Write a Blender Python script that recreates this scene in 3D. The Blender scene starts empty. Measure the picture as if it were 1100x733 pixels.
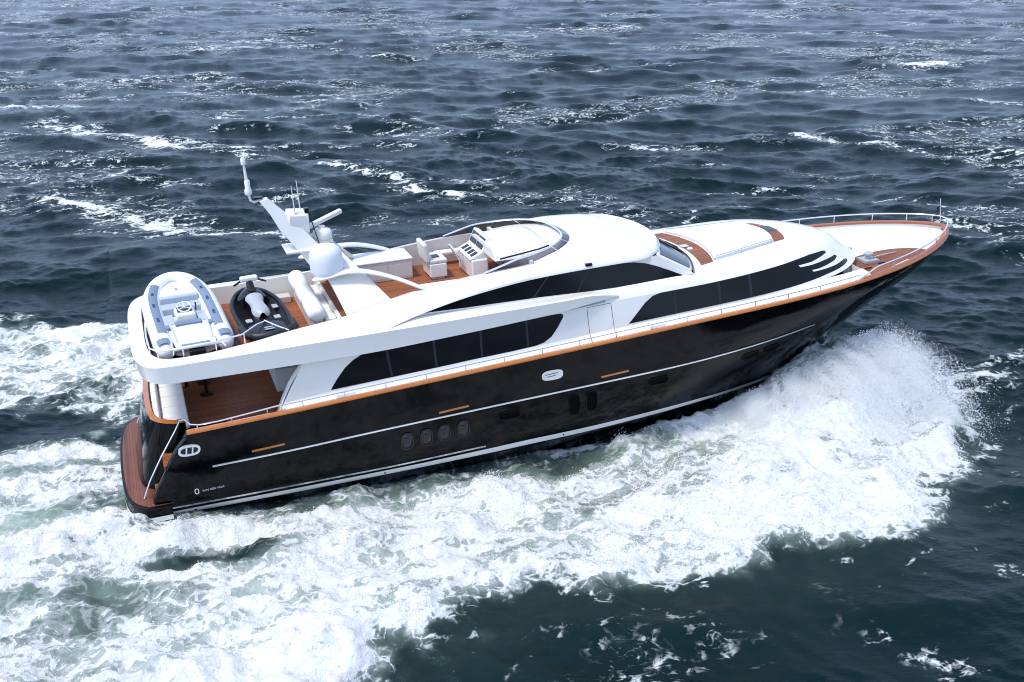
import bpy, bmesh, math, random
import numpy as np
from mathutils import Vector, Matrix
from mathutils.geometry import delaunay_2d_cdt
random.seed(7); RNG=np.random.default_rng(11)
SC=bpy.context.scene; COL=SC.collection
# ------------------------------------------------------------------ camera, sky, sun, exposure
cam_data=bpy.data.cameras.new('camera'); cam=bpy.data.objects.new('camera',cam_data); COL.objects.link(cam)
cam_data.sensor_width=36.0; cam_data.lens=39.895; cam_data.clip_start=.1; cam_data.clip_end=9000
cam.matrix_world=Matrix(((0.94400566,0.11559511,-0.30901632*-1,1.06),(-0.32992878,0.33233277,0.88357339,-30.0),(0,0,0,0),(0,0,0,1)))
_r=Vector((0.9440057,-0.3299288,0.0)).normalized(); _f=Vector((0.3090163,0.8835734,-0.3518622)).normalized()
_u=_r.cross(_f).normalized(); _f=_u.cross(_r).normalized()
cam.matrix_world=Matrix(((_r.x,_u.x,-_f.x,1.06),(_r.y,_u.y,-_f.y,-30.0),(_r.z,_u.z,-_f.z,14.64),(0,0,0,1)))
SC.camera=cam
SUN_EL=math.radians(64); SUN_AZ=math.radians(-103)      # azimuth measured from +Y towards +X
world=bpy.data.worlds.new('World'); SC.world=world; world.use_nodes=True
wn=world.node_tree.nodes; wl=world.node_tree.links
sky=wn.new('ShaderNodeTexSky'); sky.sky_type='NISHITA'; sky.sun_disc=False
sky.sun_elevation=SUN_EL; sky.sun_rotation=(SUN_AZ+math.pi)%(2*math.pi); sky.air_density=1.0; sky.dust_density=.15; sky.ozone_density=1.5
# the sky a little way above the horizon is carried down to it: a hazy maritime horizon without the bright rim
_tc=wn.new('ShaderNodeTexCoord'); _sp=wn.new('ShaderNodeSeparateXYZ'); _cb=wn.new('ShaderNodeCombineXYZ'); _mx=wn.new('ShaderNodeMath'); _mx.operation='MAXIMUM'; _mx.inputs[1].default_value=0.0
_ma=wn.new('ShaderNodeMath'); _ma.operation='MULTIPLY_ADD'; _ma.inputs[1].default_value=.74; _ma.inputs[2].default_value=.26
wl.new(_tc.outputs['Generated'],_sp.inputs[0]); 
for _a in 'XY':   # the sky map is turned half round (and its sun with it) so that its seam lies astern of the view
    _ng=wn.new('ShaderNodeMath'); _ng.operation='MULTIPLY'; _ng.inputs[1].default_value=-1; wl.new(_sp.outputs[_a],_ng.inputs[0]); wl.new(_ng.outputs[0],_cb.inputs[_a])
wl.new(_sp.outputs['Z'],_mx.inputs[0]); wl.new(_mx.outputs[0],_ma.inputs[0]); wl.new(_ma.outputs[0],_cb.inputs['Z'])
_nm=wn.new('ShaderNodeVectorMath'); _nm.operation='NORMALIZE'; wl.new(_cb.outputs[0],_nm.inputs[0]); wl.new(_nm.outputs[0],sky.inputs['Vector'])
_hs=wn.new('ShaderNodeHueSaturation'); _hs.inputs['Saturation'].default_value=.80; wl.new(sky.outputs[0],_hs.inputs['Color'])
bg=wn['Background']; bg.inputs['Strength'].default_value=.15; wl.new(_hs.outputs[0],bg.inputs['Color'])
sun_data=bpy.data.lights.new('sun','SUN'); sun=bpy.data.objects.new('sun',sun_data); COL.objects.link(sun)
sun_data.energy=1.45; sun_data.angle=math.radians(12); sun_data.color=(1.0,.95,.88)
_d=Vector((math.sin(SUN_AZ)*math.cos(SUN_EL),math.cos(SUN_AZ)*math.cos(SUN_EL),math.sin(SUN_EL)))
sun.rotation_euler=_d.to_track_quat('Z','Y').to_euler()
SC.view_settings.view_transform='Standard'; SC.view_settings.look='None'
SC.view_settings.exposure=1.12; SC.view_settings.gamma=1.0; SC.view_settings.use_curve_mapping=False
SC.render.engine='CYCLES'; SC.cycles.max_bounces=6; SC.cycles.transparent_max_bounces=12; SC.cycles.pixel_filter_type='BLACKMAN_HARRIS'; SC.cycles.filter_width=1.05
# ------------------------------------------------------------------ shapes as functions
def ip(x,pts):
    """smooth monotone (pchip) interpolation"""
    xs=np.array([p[0] for p in pts],float); ys=np.array([p[1] for p in pts],float)
    x=np.clip(np.asarray(x,float),xs[0],xs[-1])
    h=np.diff(xs); d=np.diff(ys)/h; m=np.zeros_like(xs)
    for i in range(1,len(xs)-1):
        if d[i-1]*d[i]>0:
            w1=2*h[i]+h[i-1]; w2=h[i]+2*h[i-1]; m[i]=(w1+w2)/(w1/d[i-1]+w2/d[i])
    m[0]=d[0]; m[-1]=d[-1]
    k=np.clip(np.searchsorted(xs,x,side='right')-1,0,len(xs)-2)
    t=(x-xs[k])/h[k]
    return ys[k]*(2*t**3-3*t**2+1)+m[k]*h[k]*(t**3-2*t**2+t)+ys[k+1]*(-2*t**3+3*t**2)+m[k+1]*h[k]*(t**3-t**2)
LB=27.0
def zcap(X): s=np.asarray(X,float)/LB; return 2.33+1.234*s+.2106*s*s
STEM=[(-.8,21.6),(0,22.35),(.78,23.0),(1.18,23.55),(1.61,24.2),(2.3,25.25),(2.75,26.0),(3.2,26.6),(3.775,27.0),(4.2,27.1)]
def xstem(z): return ip(z,STEM)
def hy(X,z):
    """hull half breadth at boat coords X,z"""
    X=np.asarray(X,float); z=np.asarray(z,float)
    v=np.clip(z/zcap(X),-.3,1.05)
    B=ip(v,[(-.3,1.9),(-.05,2.6),(.08,2.92),(.5,3.1),(1.05,3.21)])
    n=ip(v,[(-.3,1.9),(.1,2.3),(.5,2.5),(1.05,2.79)])
    m=ip(v,[(-.3,1.0),(.1,1.08),(.5,1.28),(1,1.432),(1.05,1.45)])
    x0=ip(v,[(-.3,8),(.1,10),(.5,13),(1,17.64),(1.05,17.64)])
    t=np.clip((X-x0)/(xstem(z)-x0),0,1)
    aft=1-.05*np.clip((5-X)/5,0,1)**2
    return B*aft*np.clip(1-t**n,0,1)**(1/m)
# ---- superstructure feature lines (half breadth b, height z as functions of X) ----
def plan(X,b0,x0,xe,n=2.4,m=2.0):
    t=np.clip((np.asarray(X,float)-x0)/(xe-x0),0,1)
    return b0*np.clip(1-t**n,0,1)**(1/m)
def bcap(X): return hy(X,zcap(X))
# knuckle on top of the sloped side coaming
def k_z(X): return ip(X,[(4.0,2.62),(4.7,2.70),(8.8,2.97),(11.5,3.10),(13.75,3.22),(16.6,3.36),(19.5,3.50),(23,3.62)])
def co_b(X): return np.minimum(2.88,bcap(X)-.30)
# house side top (under the band aft, window top forward)
def s_z(X): return ip(X,[(4.0,3.70),(6.5,3.75),(8.9,3.80),(12.2,3.92),(14,4.0),(15.1,4.03),(16.6,4.08),(18.2,4.15),(20.3,4.25),(21.3,4.21),(22.5,4.08)])
def wall_b(X,q):
    base=co_b(X)*(1-q)+ip(X,[(4,2.80),(14,2.76),(23,2.66)])*q
    return np.minimum(base,plan(X,2.88-.14*q,17.5-1.5*q,23.1-.65*q,2.6-.4*q,2.0))
def k_b(X): return wall_b(X,0.0)
def s_b(X): return wall_b(X,1.0)
def side_b(X,z):
    a=k_z(X); c=s_z(X); q=np.clip((z-a)/(c-a),-.2,1.2)
    return wall_b(X,q)
# band round the boat deck
def bl_z(X): return ip(X,[(.5,3.80),(2,3.74),(6.5,3.71),(9,3.80),(12.1,3.98),(13.0,4.05),(13.9,4.10)])
def bl_b(X): return ip(X,[(.5,3.02),(8,2.98),(12,2.93),(13.9,2.72)])
def br_z(X): return ip(X,[(.5,4.20),(2.5,4.22),(7.3,4.25),(12.8,4.29),(13.9,4.14)])
def br_b(X): return ip(X,[(.5,3.08),(8,3.04),(12,2.97),(13.9,2.72)])
# coaming top of the flybridge / boat deck bulwark
def ct_z(X): return ip(X,[(.5,4.27),(2.6,4.27),(3.7,4.30),(4.9,4.40),(6.2,4.50),(7.4,4.70),(9,4.95),(11,5.10),(12,5.14)])
def ct_b(X): return ip(X,[(.5,2.74),(2.6,2.68),(3.7,2.5),(5,2.3),(6.2,2.18),(7.8,2.06),(11,2.0),(12,2.0)])
# pilothouse wall base and brow edge
def pb_z(X): return ip(X,[(7.3,4.28),(8.2,4.40),(10,4.33),(13,4.28),(16,4.33)])
def pb_b(X): return ip(X,[(7.3,2.93),(8.2,2.68),(10,2.54),(13,2.48),(16.6,2.38)])
def pe_z(X): return ip(X,[(7.3,4.29),(8.2,4.47),(10,4.745),(11.6,4.89),(13,4.93),(14.7,4.95),(15.4,5.0)])
def pe_b(X): return ip(X,[(7.3,2.96),(8.2,2.76),(10,2.56),(13,2.43),(15.4,2.36)])
def ph_b(X,z):
    a=pb_z(X); c=pe_z(X); t=np.clip((z-a)/np.maximum(c-a,.02),-.2,1.2)
    return pb_b(X)*(1-t)+(pe_b(X)-.06)*t
# ------------------------------------------------------------------ materials
def new_mat(name):
    m=bpy.data.materials.new(name); m.use_nodes=True
    nt=m.node_tree; return m,nt,nt.nodes,nt.links,nt.nodes['Principled BSDF']
def plain(name,col,rough=.35,metal=0,coat=0,spec=.5,vary=.06,scale=3.0,bump=0,bscale=40):
    m,nt,N,L,P=new_mat(name)
    P.inputs['Roughness'].default_value=rough; P.inputs['Metallic'].default_value=metal
    P.inputs['Coat Weight'].default_value=coat; P.inputs['Coat Roughness'].default_value=.04
    P.inputs['Specular IOR Level'].default_value=spec
    tc=N.new('ShaderNodeTexCoord'); nz=N.new('ShaderNodeTexNoise'); nz.inputs['Scale'].default_value=scale; nz.inputs['Detail'].default_value=6
    L.new(tc.outputs['Object'],nz.inputs['Vector'])
    mx=N.new('ShaderNodeMix'); mx.data_type='RGBA'
    mx.inputs[6].default_value=(*[c*(1-vary) for c in col],1); mx.inputs[7].default_value=(*[min(1,c*(1+vary)) for c in col],1)
    L.new(nz.outputs['Fac'],mx.inputs[0]); L.new(mx.outputs[2],P.inputs['Base Color'])
    rr=N.new('ShaderNodeMapRange'); rr.inputs[3].default_value=max(0,rough*.8); rr.inputs[4].default_value=min(1,rough*1.25)
    L.new(nz.outputs['Fac'],rr.inputs[0]); L.new(rr.outputs[0],P.inputs['Roughness'])
    if bump:
        n2=N.new('ShaderNodeTexNoise'); n2.inputs['Scale'].default_value=bscale; n2.inputs['Detail'].default_value=4
        L.new(tc.outputs['Object'],n2.inputs['Vector'])
        b=N.new('ShaderNodeBump'); b.inputs['Strength'].default_value=bump; b.inputs['Distance'].default_value=.02
        L.new(n2.outputs['Fac'],b.inputs['Height']); L.new(b.outputs[0],P.inputs['Normal'])
    return m
def teak(name,col,plank=.09,gap=.10,rough=.5,axis='Y',line=(.02,.012,.008)):
    m,nt,N,L,P=new_mat(name); tc=N.new('ShaderNodeTexCoord'); sp=N.new('ShaderNodeSeparateXYZ'); L.new(tc.outputs['Object'],sp.inputs[0])
    d=N.new('ShaderNodeMath'); d.operation='DIVIDE'; d.inputs[1].default_value=plank; L.new(sp.outputs[axis],d.inputs[0])
    fr=N.new('ShaderNodeMath'); fr.operation='FRACT'; L.new(d.outputs[0],fr.inputs[0])
    fl=N.new('ShaderNodeMath'); fl.operation='FLOOR'; L.new(d.outputs[0],fl.inputs[0])
    lt=N.new('ShaderNodeMath'); lt.operation='LESS_THAN'; lt.inputs[1].default_value=gap; L.new(fr.outputs[0],lt.inputs[0])
    wn_=N.new('ShaderNodeTexWhiteNoise'); wn_.noise_dimensions='1D'; L.new(fl.outputs[0],wn_.inputs['W'])
    mp=N.new('ShaderNodeMapping'); mp.inputs['Scale'].default_value=(1.5,18,18) if axis=='Y' else (18,1.5,18); L.new(tc.outputs['Object'],mp.inputs[0])
    nz=N.new('ShaderNodeTexNoise'); nz.inputs['Scale'].default_value=1.0; nz.inputs['Detail'].default_value=7; L.new(mp.outputs[0],nz.inputs['Vector'])
    n3=N.new('ShaderNodeTexNoise'); n3.inputs['Scale'].default_value=1.3; n3.inputs['Detail'].default_value=5; L.new(tc.outputs['Object'],n3.inputs['Vector'])
    ad=N.new('ShaderNodeMath'); ad.operation='ADD'; L.new(wn_.outputs['Value'],ad.inputs[0]); L.new(nz.outputs['Fac'],ad.inputs[1])
    a2=N.new('ShaderNodeMath'); a2.operation='ADD'; L.new(ad.outputs[0],a2.inputs[0]); L.new(n3.outputs['Fac'],a2.inputs[1])
    rm=N.new('ShaderNodeMapRange'); rm.inputs[1].default_value=.6; rm.inputs[2].default_value=2.2; L.new(a2.outputs[0],rm.inputs[0])
    mx=N.new('ShaderNodeMix'); mx.data_type='RGBA'; mx.inputs[6].default_value=(*[c*.6 for c in col],1); mx.inputs[7].default_value=(*[c*1.35 for c in col],1)
    L.new(rm.outputs[0],mx.inputs[0])
    m2=N.new('ShaderNodeMix'); m2.data_type='RGBA'; L.new(lt.outputs[0],m2.inputs[0]); L.new(mx.outputs[2],m2.inputs[6]); m2.inputs[7].default_value=(*line,1)
    L.new(m2.outputs[2],P.inputs['Base Color']); P.inputs['Roughness'].default_value=rough; P.inputs['Specular IOR Level'].default_value=.22
    return m
M={}
M['hull']=plain('black_gelcoat',(.0013,.0013,.0015),.07,spec=.20,vary=.25,scale=.5,bump=.10,bscale=1.1)
M['bottom']=plain('antifouling',(.008,.008,.01),.5)
M['white']=plain('white_gelcoat',(.81,.785,.73),.22,coat=.3,vary=.012,scale=.8)
M['grey']=plain('pale_grey_gelcoat',(.55,.56,.58),.4,vary=.02)
M['stripe']=plain('white_stripe',(.78,.77,.74),.35,vary=.12,scale=4)
M['orange']=plain('varnished_teak',(.50,.155,.022),.16,coat=.8,vary=.3,scale=5)
M['redteak']=plain('weathered_cap_teak',(.36,.115,.05),.4,vary=.25,scale=6)
M['teak']=teak('teak_deck',(.28,.088,.034),.075,.11,.55)
M['teakred']=teak('teak_platform',(.17,.058,.030),.075,.14,.34,axis='X',line=(.07,.03,.02))
M['teakfore']=teak('teak_foredeck',(.27,.10,.05),.07,.14,.5)
M['steel']=plain('stainless_steel',(.72,.73,.75),.18,metal=1,vary=.05)
M['railwhite']=plain('polished_rail',(.82,.83,.85),.2,metal=.6,vary=.03)
M['glass']=plain('black_window_glass',(.006,.006,.007),.05,vary=.2,scale=1.0,spec=.24)
M['void']=plain('dark_recess',(.0008,.0008,.001),.5,spec=.05)
M['seam']=plain('window_mullion',(.012,.012,.013),.4)
M['screen']=plain('windscreen_glass',(.012,.02,.034),.05,vary=.2,spec=.5)
M['cushion']=plain('white_upholstery',(.80,.79,.77),.75,vary=.03,bump=.25,bscale=30)
M['cream']=plain('cream_upholstery',(.66,.62,.58),.7,vary=.04,bump=.2,bscale=30)
M['beige']=plain('beige_lining',(.56,.50,.46),.6,vary=.03)
M['black']=plain('black_plastic',(.004,.004,.005),.25,vary=.15)
M['rubber']=plain('dark_rubber',(.007,.007,.009),.45,vary=.2)
M['pad']=plain('blue_grey_pad',(.17,.23,.31),.6,vary=.08,bump=.2,bscale=60)
M['hyp']=plain('white_hypalon',(.76,.77,.79),.5,vary=.03)
M['lgrey']=plain('light_grey_seat',(.42,.47,.53),.55,vary=.05)
M['navy']=plain('navy_badge',(.02,.03,.12),.4)
M['gloss_dark']=plain('dark_gloss_wood',(.03,.010,.006),.3,coat=.1,vary=.4,scale=5)
M['silver']=plain('silver_vinyl',(.40,.42,.44),.4,vary=.1,scale=8)
M['port']=plain('porthole_glass',(.010,.011,.013),.12,vary=.6,scale=9,spec=.5)
# tinted acrylic of the wind deflector
_m,_nt,_N,_L,_P=new_mat('tinted_acrylic'); _P.inputs['Base Color'].default_value=(.07,.055,.08,1); _P.inputs['Roughness'].default_value=.06
_P.inputs['Alpha'].default_value=.82; M['tint']=_m
_m,_nt,_N,_L,_P=new_mat('smoked_acrylic'); _P.inputs['Base Color'].default_value=(.02,.017,.018,1); _P.inputs['Roughness'].default_value=.08
_P.inputs['Alpha'].default_value=.93; M['smoke']=_m
F=float
# ------------------------------------------------------------------ mesh helpers
class MB:
    def __init__(s): s.v=[]; s.f=[]
    def add(s,v,f):
        o=len(s.v); s.v+= [tuple(map(float,p)) for p in v]; s.f+=[tuple(i+o for i in q) for q in f]; return s
    def grid(s,rows,closed=False,cap=False):
        n=len(rows[0]); v=[p for r in rows for p in r]; f=[]
        for i in range(len(rows)-1):
            for j in range(n if closed else n-1):
                k=(j+1)%n; f.append((i*n+j,i*n+k,(i+1)*n+k,(i+1)*n+j))
        if cap:
            f.append(tuple(range(n))[::-1]); f.append(tuple((len(rows)-1)*n+j for j in range(n)))
        return s.add(v,f)
    def tube(s,path,r,n=8,cap=True):
        P=[Vector(p) for p in path]; R=r if hasattr(r,'__len__') else [r]*len(P); rows=[]; up=None
        for i,p in enumerate(P):
            t=(P[min(i+1,len(P)-1)]-P[max(i-1,0)]).normalized()
            if up is None: up=Vector((0,0,1)) if abs(t.z)<.9 else Vector((1,0,0))
            a=t.cross(up)
            if a.length<1e-4: up=Vector((1,0,0)); a=t.cross(up)
            a.normalize(); b=a.cross(t).normalized(); up=b
            rows.append([p+R[i]*(math.cos(k*2*math.pi/n)*a+math.sin(k*2*math.pi/n)*b) for k in range(n)])
        return s.grid(rows,True,cap)
    def box(s,x0,x1,y0,y1,z0,z1,ch=0):
        v=[(x,y,z) for z in (z0,z1) for x,y in ((x0,y0),(x1,y0),(x1,y1),(x0,y1))]
        return s.add(v,[(3,2,1,0),(4,5,6,7),(0,1,5,4),(1,2,6,5),(2,3,7,6),(3,0,4,7)])
    def prism(s,pts,z0,z1):
        n=len(pts); v=[(x,y,z0) for x,y in pts]+[(x,y,z1) for x,y in pts]
        return s.add(v,[tuple(range(n))[::-1],tuple(range(n,2*n))]+[(i,(i+1)%n,n+(i+1)%n,n+i) for i in range(n)])
    def lathe(s,c,prof,n=24):
        rows=[[(c[0]+r*math.cos(k*2*math.pi/n),c[1]+r*math.sin(k*2*math.pi/n),c[2]+z) for k in range(n)] for r,z in prof]
        return s.grid(rows,True,True)
    def xf(s,Mx): s.v=[tuple(Mx@Vector(p)) for p in s.v]; return s
def build(name,mb,mat,parent=None,bevel=0,smooth=35,subsurf=0,fix=True):
    me=bpy.data.meshes.new(name); me.from_pydata(mb.v,[],mb.f); me.validate()
    if fix:
        bm=bmesh.new(); bm.from_mesh(me); bmesh.ops.remove_doubles(bm,verts=bm.verts,dist=1e-5)
        bmesh.ops.recalc_face_normals(bm,faces=bm.faces); bm.to_mesh(me); bm.free()
    me.materials.append(M[mat] if isinstance(mat,str) else mat)
    for p in me.polygons: p.use_smooth=True
    me.set_sharp_from_angle(angle=math.radians(smooth))
    o=bpy.data.objects.new(name,me); COL.objects.link(o)
    if parent is not None: o.parent=parent
    if bevel:
        b=o.modifiers.new('bevel','BEVEL'); b.width=bevel; b.segments=3; b.limit_method='ANGLE'; b.angle_limit=math.radians(40); b.harden_normals=True
    if subsurf:
        b=o.modifiers.new('sub','SUBSURF'); b.levels=subsurf; b.render_levels=subsurf
    return o
def tag(o,label=None,cat=None,group=None,kind=None):
    for k,v in (('label',label),('category',cat),('group',group),('kind',kind)):
        if v: o[k]=v
    return o
def empty(name,mw,label,cat,group=None):
    o=bpy.data.objects.new(name,None); COL.objects.link(o); o.matrix_world=mw; o.empty_display_size=.2
    return tag(o,label,cat,group)
def fill2d(poly,step=.2):
    """triangles filling a 2d polygon, with inner grid points"""
    P=[Vector(p) for p in poly]; n=len(P)
    xs=[p.x for p in P]; ys=[p.y for p in P]; pts=list(P)
    def inside(x,y):
        c=False; j=n-1
        for i in range(n):
            if (P[i].y>y)!=(P[j].y>y) and x<(P[j].x-P[i].x)*(y-P[i].y)/(P[j].y-P[i].y)+P[i].x: c=not c
            j=i
        return c
    x=min(xs)+step*.5
    while x<max(xs):
        y=min(ys)+step*.5
        while y<max(ys):
            if inside(x,y): pts.append(Vector((x,y)))
            y+=step
        x+=step
    v,e,f,_,_,_=delaunay_2d_cdt(pts,[(i,(i+1)%n) for i in range(n)],[list(range(n))],1,1e-6)
    return [(p.x,p.y) for p in v],[tuple(q) for q in f]
def smoothpoly(poly,k=3):
    """round a closed polygon's corners slightly (chaikin)"""
    P=list(poly)
    for _ in range(k-1):
        Q=[]
        for i in range(len(P)):
            a,b=P[i],P[(i+1)%len(P)]
            L=math.hypot(b[0]-a[0],b[1]-a[1]); t=.25 if L<.4 else .1/L
            Q+=[(a[0]+(b[0]-a[0])*t,a[1]+(b[1]-a[1])*t),(b[0]-(b[0]-a[0])*t,b[1]-(b[1]-a[1])*t)]
        P=Q
    return P
def densify(P,d):
    Q=[]
    for i in range(len(P)):
        a,c=P[i],P[(i+1)%len(P)]; n=max(1,int(math.hypot(c[0]-a[0],c[1]-a[1])/d))
        Q+=[(a[0]+(c[0]-a[0])*k/n,a[1]+(c[1]-a[1])*k/n) for k in range(n)]
    return Q
def sidepanel(poly,fn,side,off,thick=.03,step=.2):
    """a thin plate following the side surface y=-fn(X,z); poly in (X,z)"""
    poly=densify(poly,.1); v2,f2=fill2d(poly,step); xs=np.array([p[0] for p in v2]); zs=np.array([p[1] for p in v2])
    b=fn(xs,zs); mb=MB(); o=[(x,side*(bb+off),z) for x,bb,z in zip(xs,b,zs)]; mb.add(o,f2)
    n=len(poly); px=np.array([p[0] for p in poly]); pz=np.array([p[1] for p in poly]); pb=fn(px,pz)
    r0=[(x,side*(bb+off),z) for x,bb,z in zip(px,pb,pz)]; r1=[(x,side*(bb+off-thick),z) for x,bb,z in zip(px,pb,pz)]
    mb.grid([r0+[r0[0]],r1+[r1[0]]]); return mb
def sheet(poly,zf,off=.004,step=.25,thick=.02):
    v2,f2=fill2d(poly,step); mb=MB(); mb.add([(x,y,zf(x,y)+off) for x,y in v2],f2)
    q=list(poly)+[poly[0]]; mb.grid([[(x,y,zf(x,y)+off) for x,y in q],[(x,y,zf(x,y)+off-thick) for x,y in q]]); return mb
def ribbon(path,side,fn,h,off):
    """a thin raised strip on a side surface along (X,z) path, height h"""
    mb=MB(); rows=[]
    for X,z in path:
        b0=float(fn(X,z-h/2)); b1=float(fn(X,z+h/2))
        rows.append([(X,side*(b0-.02),z-h/2),(X,side*(b0+off),z-h/2),(X,side*(b1+off),z+h/2),(X,side*(b1-.02),z+h/2)])
    return mb.grid(rows,False)
def merge(*mbs):
    m=MB()
    for b in mbs: m.add(b.v,b.f)
    return m
# ------------------------------------------------------------------ THE YACHT
TRIM=math.radians(2.34)
YM=Matrix.Translation((0,0,.05))@Matrix.Rotation(-TRIM,4,'Y')
yacht=empty('motor_yacht',YM,'long black-hulled motor yacht with white superstructure and teak decks, speeding through rough sea','motor yacht')
Y=yacht
def xaft(z): return ip(z,[(-.8,1.1),(-.3,1.0),(.4,.95),(.57,.96),(1.32,1.32),(1.99,1.69),(2.33,1.97),(2.5,2.02)])
# hull
mb=MB(); rows=[]; NV=34
for iv in range(NV+1):
    v=iv/NV; Xs=25.0
    for _ in range(30):
        z=-.8+v*(float(zcap(Xs))+.8); Xs=float(xstem(z))
    za=.3
    for _ in range(10): Xa=float(xaft(za)); za=-.8+v*(float(zcap(Xa))+.8)
    t=np.linspace(0,1,110); xs=Xa+(Xs-Xa)*(1-(1-t)**1.9)
    zz=-.8+v*(zcap(xs)+.8); yy=hy(xs,zz); yy[-1]=0
    # stern return: rounded corner and inner face of the quarter
    ret=[(Xa+1.0,yy[0]-.36,zz[0]),(Xa+.10,yy[0]-.36,zz[0]),(Xa+.0,yy[0]-.28,zz[0]),(Xa-.05,yy[0]-.17,zz[0]),(Xa-.03,yy[0]-.06,zz[0])]
    row=[(x,-y,z) for x,y,z in ret]+[(x,-y,z) for x,y,z in zip(xs,yy,zz)]
    row+=[(x,-y,z) for x,y,z in row[-2::-1]]
    rows.append(row)
mb.grid(rows)
# closing wall below the platform and keel plate
mb.box(1.02,1.5,-2.5,2.5,-.8,.55)
hull=build('hull',mb,'hull',Y,smooth=50)
def hsym(name,fn,mat,parent=hull,**k):
    return [build(name,fn(s),mat,parent,**k) for s in (-1,1)]
BC=[(1.0,.09),(3,.13),(5.04,.14),(7.5,.16),(9.72,.22),(11.47,.27),(14,.27),(16.38,.21),(18,.08),(20.2,-.06),(21.5,-.05),(22.3,.0)]
BT=[(x,z+.085) for x,z in BC]; BBt=[(x,z-.085) for x,z in BC]
def stripe(side):
    m=MB(); rows=[]
    for X in np.linspace(1.0,22.3,90):
        za,zb=float(ip(X,BBt)),float(ip(X,BT))
        rows.append([(X,side*(float(hy(X,z))+o),z) for z,o in ((za,-.02),(za,.012),((za+zb)/2,.014),(zb,.012),(zb,-.02))])
    return m.grid(rows)
hsym('boot_stripe',stripe,'stripe')
LINE=[(2.47,1.37),(4.87,1.455),(6.62,1.535),(9.73,1.65),(13.59,1.79),(15.94,1.88),(17.19,1.95),(18.8,2.06),(20.42,2.20)]
lp=[(X,float(ip(X,LINE))) for X in np.linspace(2.47,20.4,80)]
hsym('rubbing_strake',lambda s: ribbon(lp,s,hy,.04,.03),'railwhite')
sp_=[(X,float(ip(X,[(1.2,.33),(4.8,.36),(6.57,.36),(9.72,.44)]))) for X in np.linspace(1.2,9.75,40)]
hsym('spray_rail',lambda s: ribbon(sp_,s,hy,.05,.05),'steel')
def ell(cx,cz,a,b,n=28,p=2.6,sh=0):
    out=[]
    for k in range(n):
        t=2*math.pi*k/n; c,s=math.cos(t),math.sin(t)
        x=a*math.copysign(abs(c)**(2/p),c); z=b*math.copysign(abs(s)**(2/p),s); out.append((cx+x+sh*z,cz+z))
    return out
def ringpanel(cx,cz,a,b,side,w,off,p=2.6,sh=0,fn=hy):
    o=ell(cx,cz,a,b,32,p,sh); i=ell(cx,cz,a-w,b-w,32,p,sh); m=MB(); f=lambda P,d:[(x,side*(float(fn(x,z))+d),z) for x,z in P+[P[0]]]
    return m.grid([f(o,-.01),f(o,off),f(i,off),f(i,-.01)])
for s in (-1,1):
    for X,z in ((7.54,1.06),(8.08,1.07),(8.58,1.11),(9.12,1.13)):
        # bulging round-topped port with its rim
        rows=[]
        for r,d in ((1,.0),(.96,.03),(.75,.06),(.4,.075),(.05,.08)):
            rows.append([(x,s*(float(hy(x,zz))+d),zz) for x,zz in ell(X,z,.15*r,.235*r,26,2.4)])
        g=build('porthole',MB().grid(rows,True,True),'port',hull)
        build('rim',ringpanel(X,z,.178,.263,s,.03,.03),'black',g)
    for X,z in ((12.38,1.23),(12.91,1.26)):
        g=build('porthole',sidepanel(ell(X,z,.15,.30,32,3.2),hy,s,.006,step=.12),'void',hull)
        build('rim',ringpanel(X,z,.185,.34,s,.03,.022,3.2),'hull',g)
    for X,z in ((10.45,1.28),(15.0,1.49),(18.16,1.61),(18.96,1.67)):
        g=build('porthole',sidepanel(ell(X,z,.29,.10,32,3.0),hy,s,.006,step=.12),'void',hull)
        build('rim',ringpanel(X,z,.33,.135,s,.03,.022,3.0),'hull',g)
    for X,z in ((3.9,1.63),(8.88,1.775),(13.6,1.975)):
        build('air_vent',ribbon([(X+d,z+.06*d) for d in np.linspace(-.42,.42,8)],s,hy,.055,.012),'orange',hull)
    g=build('name_plate',sidepanel(ell(11.71,2.295,.29,.13,36,3.0),hy,s,.018,step=.12),'white',hull)
    build('frame',ringpanel(11.71,2.295,.31,.15,s,.03,.03,3.0),'steel',g)
    for k,(dz,w) in enumerate(((.035,.19),(-.035,.13))):
        build('lettering',ribbon([(11.68+d,2.295+dz+.06*d) for d in np.linspace(-w,w,6)],s,hy,.018,.022),'seam',g)
    # mooring fairlead in the quarter: white oval ring with two bars
    fr=ringpanel(1.97,1.95,.27,.15,s,.055,.06,2.6,.15)
    for dx in (-.07,.08): fr.tube([(1.97+dx-.02,s*(float(hy(1.95,1.82))+.03),1.82),(1.97+dx+.02,s*(float(hy(1.95,2.08))+.03),2.08)],.022,6)
    build('fairlead',fr,'railwhite',hull)
    build('fairlead_well',sidepanel(ell(1.97,1.95,.22,.10,32,2.6,.15),hy,s,.004,step=.1),'black',hull)
    build('builder_mark',ringpanel(2.0,.70,.055,.085,s,.02,.008),'white',hull)
def text_on(txt,size,fn,name,mat,parent):
    cu=bpy.data.curves.new(name,'FONT'); cu.body=txt; cu.size=size; cu.extrude=.004
    to=bpy.data.objects.new('tmp',cu); COL.objects.link(to); dg=bpy.context.evaluated_depsgraph_get(); dg.update()
    me=bpy.data.meshes.new_from_object(to.evaluated_get(dg)); bpy.data.objects.remove(to); bpy.data.curves.remove(cu)
    for v in me.vertices: v.co=Vector(fn(*v.co))
    me.materials.clear(); me.materials.append(M[mat]); me.name=name
    o=bpy.data.objects.new(name,me); COL.objects.link(o); o.parent=parent; return o
for s in (-1,1):
    text_on('VAN DER VALK',.082,(lambda s:lambda x,y,z:((2.13+x if s<0 else 2.88-x),s*(float(hy(2.13+x,.66+y))+.008+z),.665+y+.05*x))(s),'lettering','grey',hull)
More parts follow.
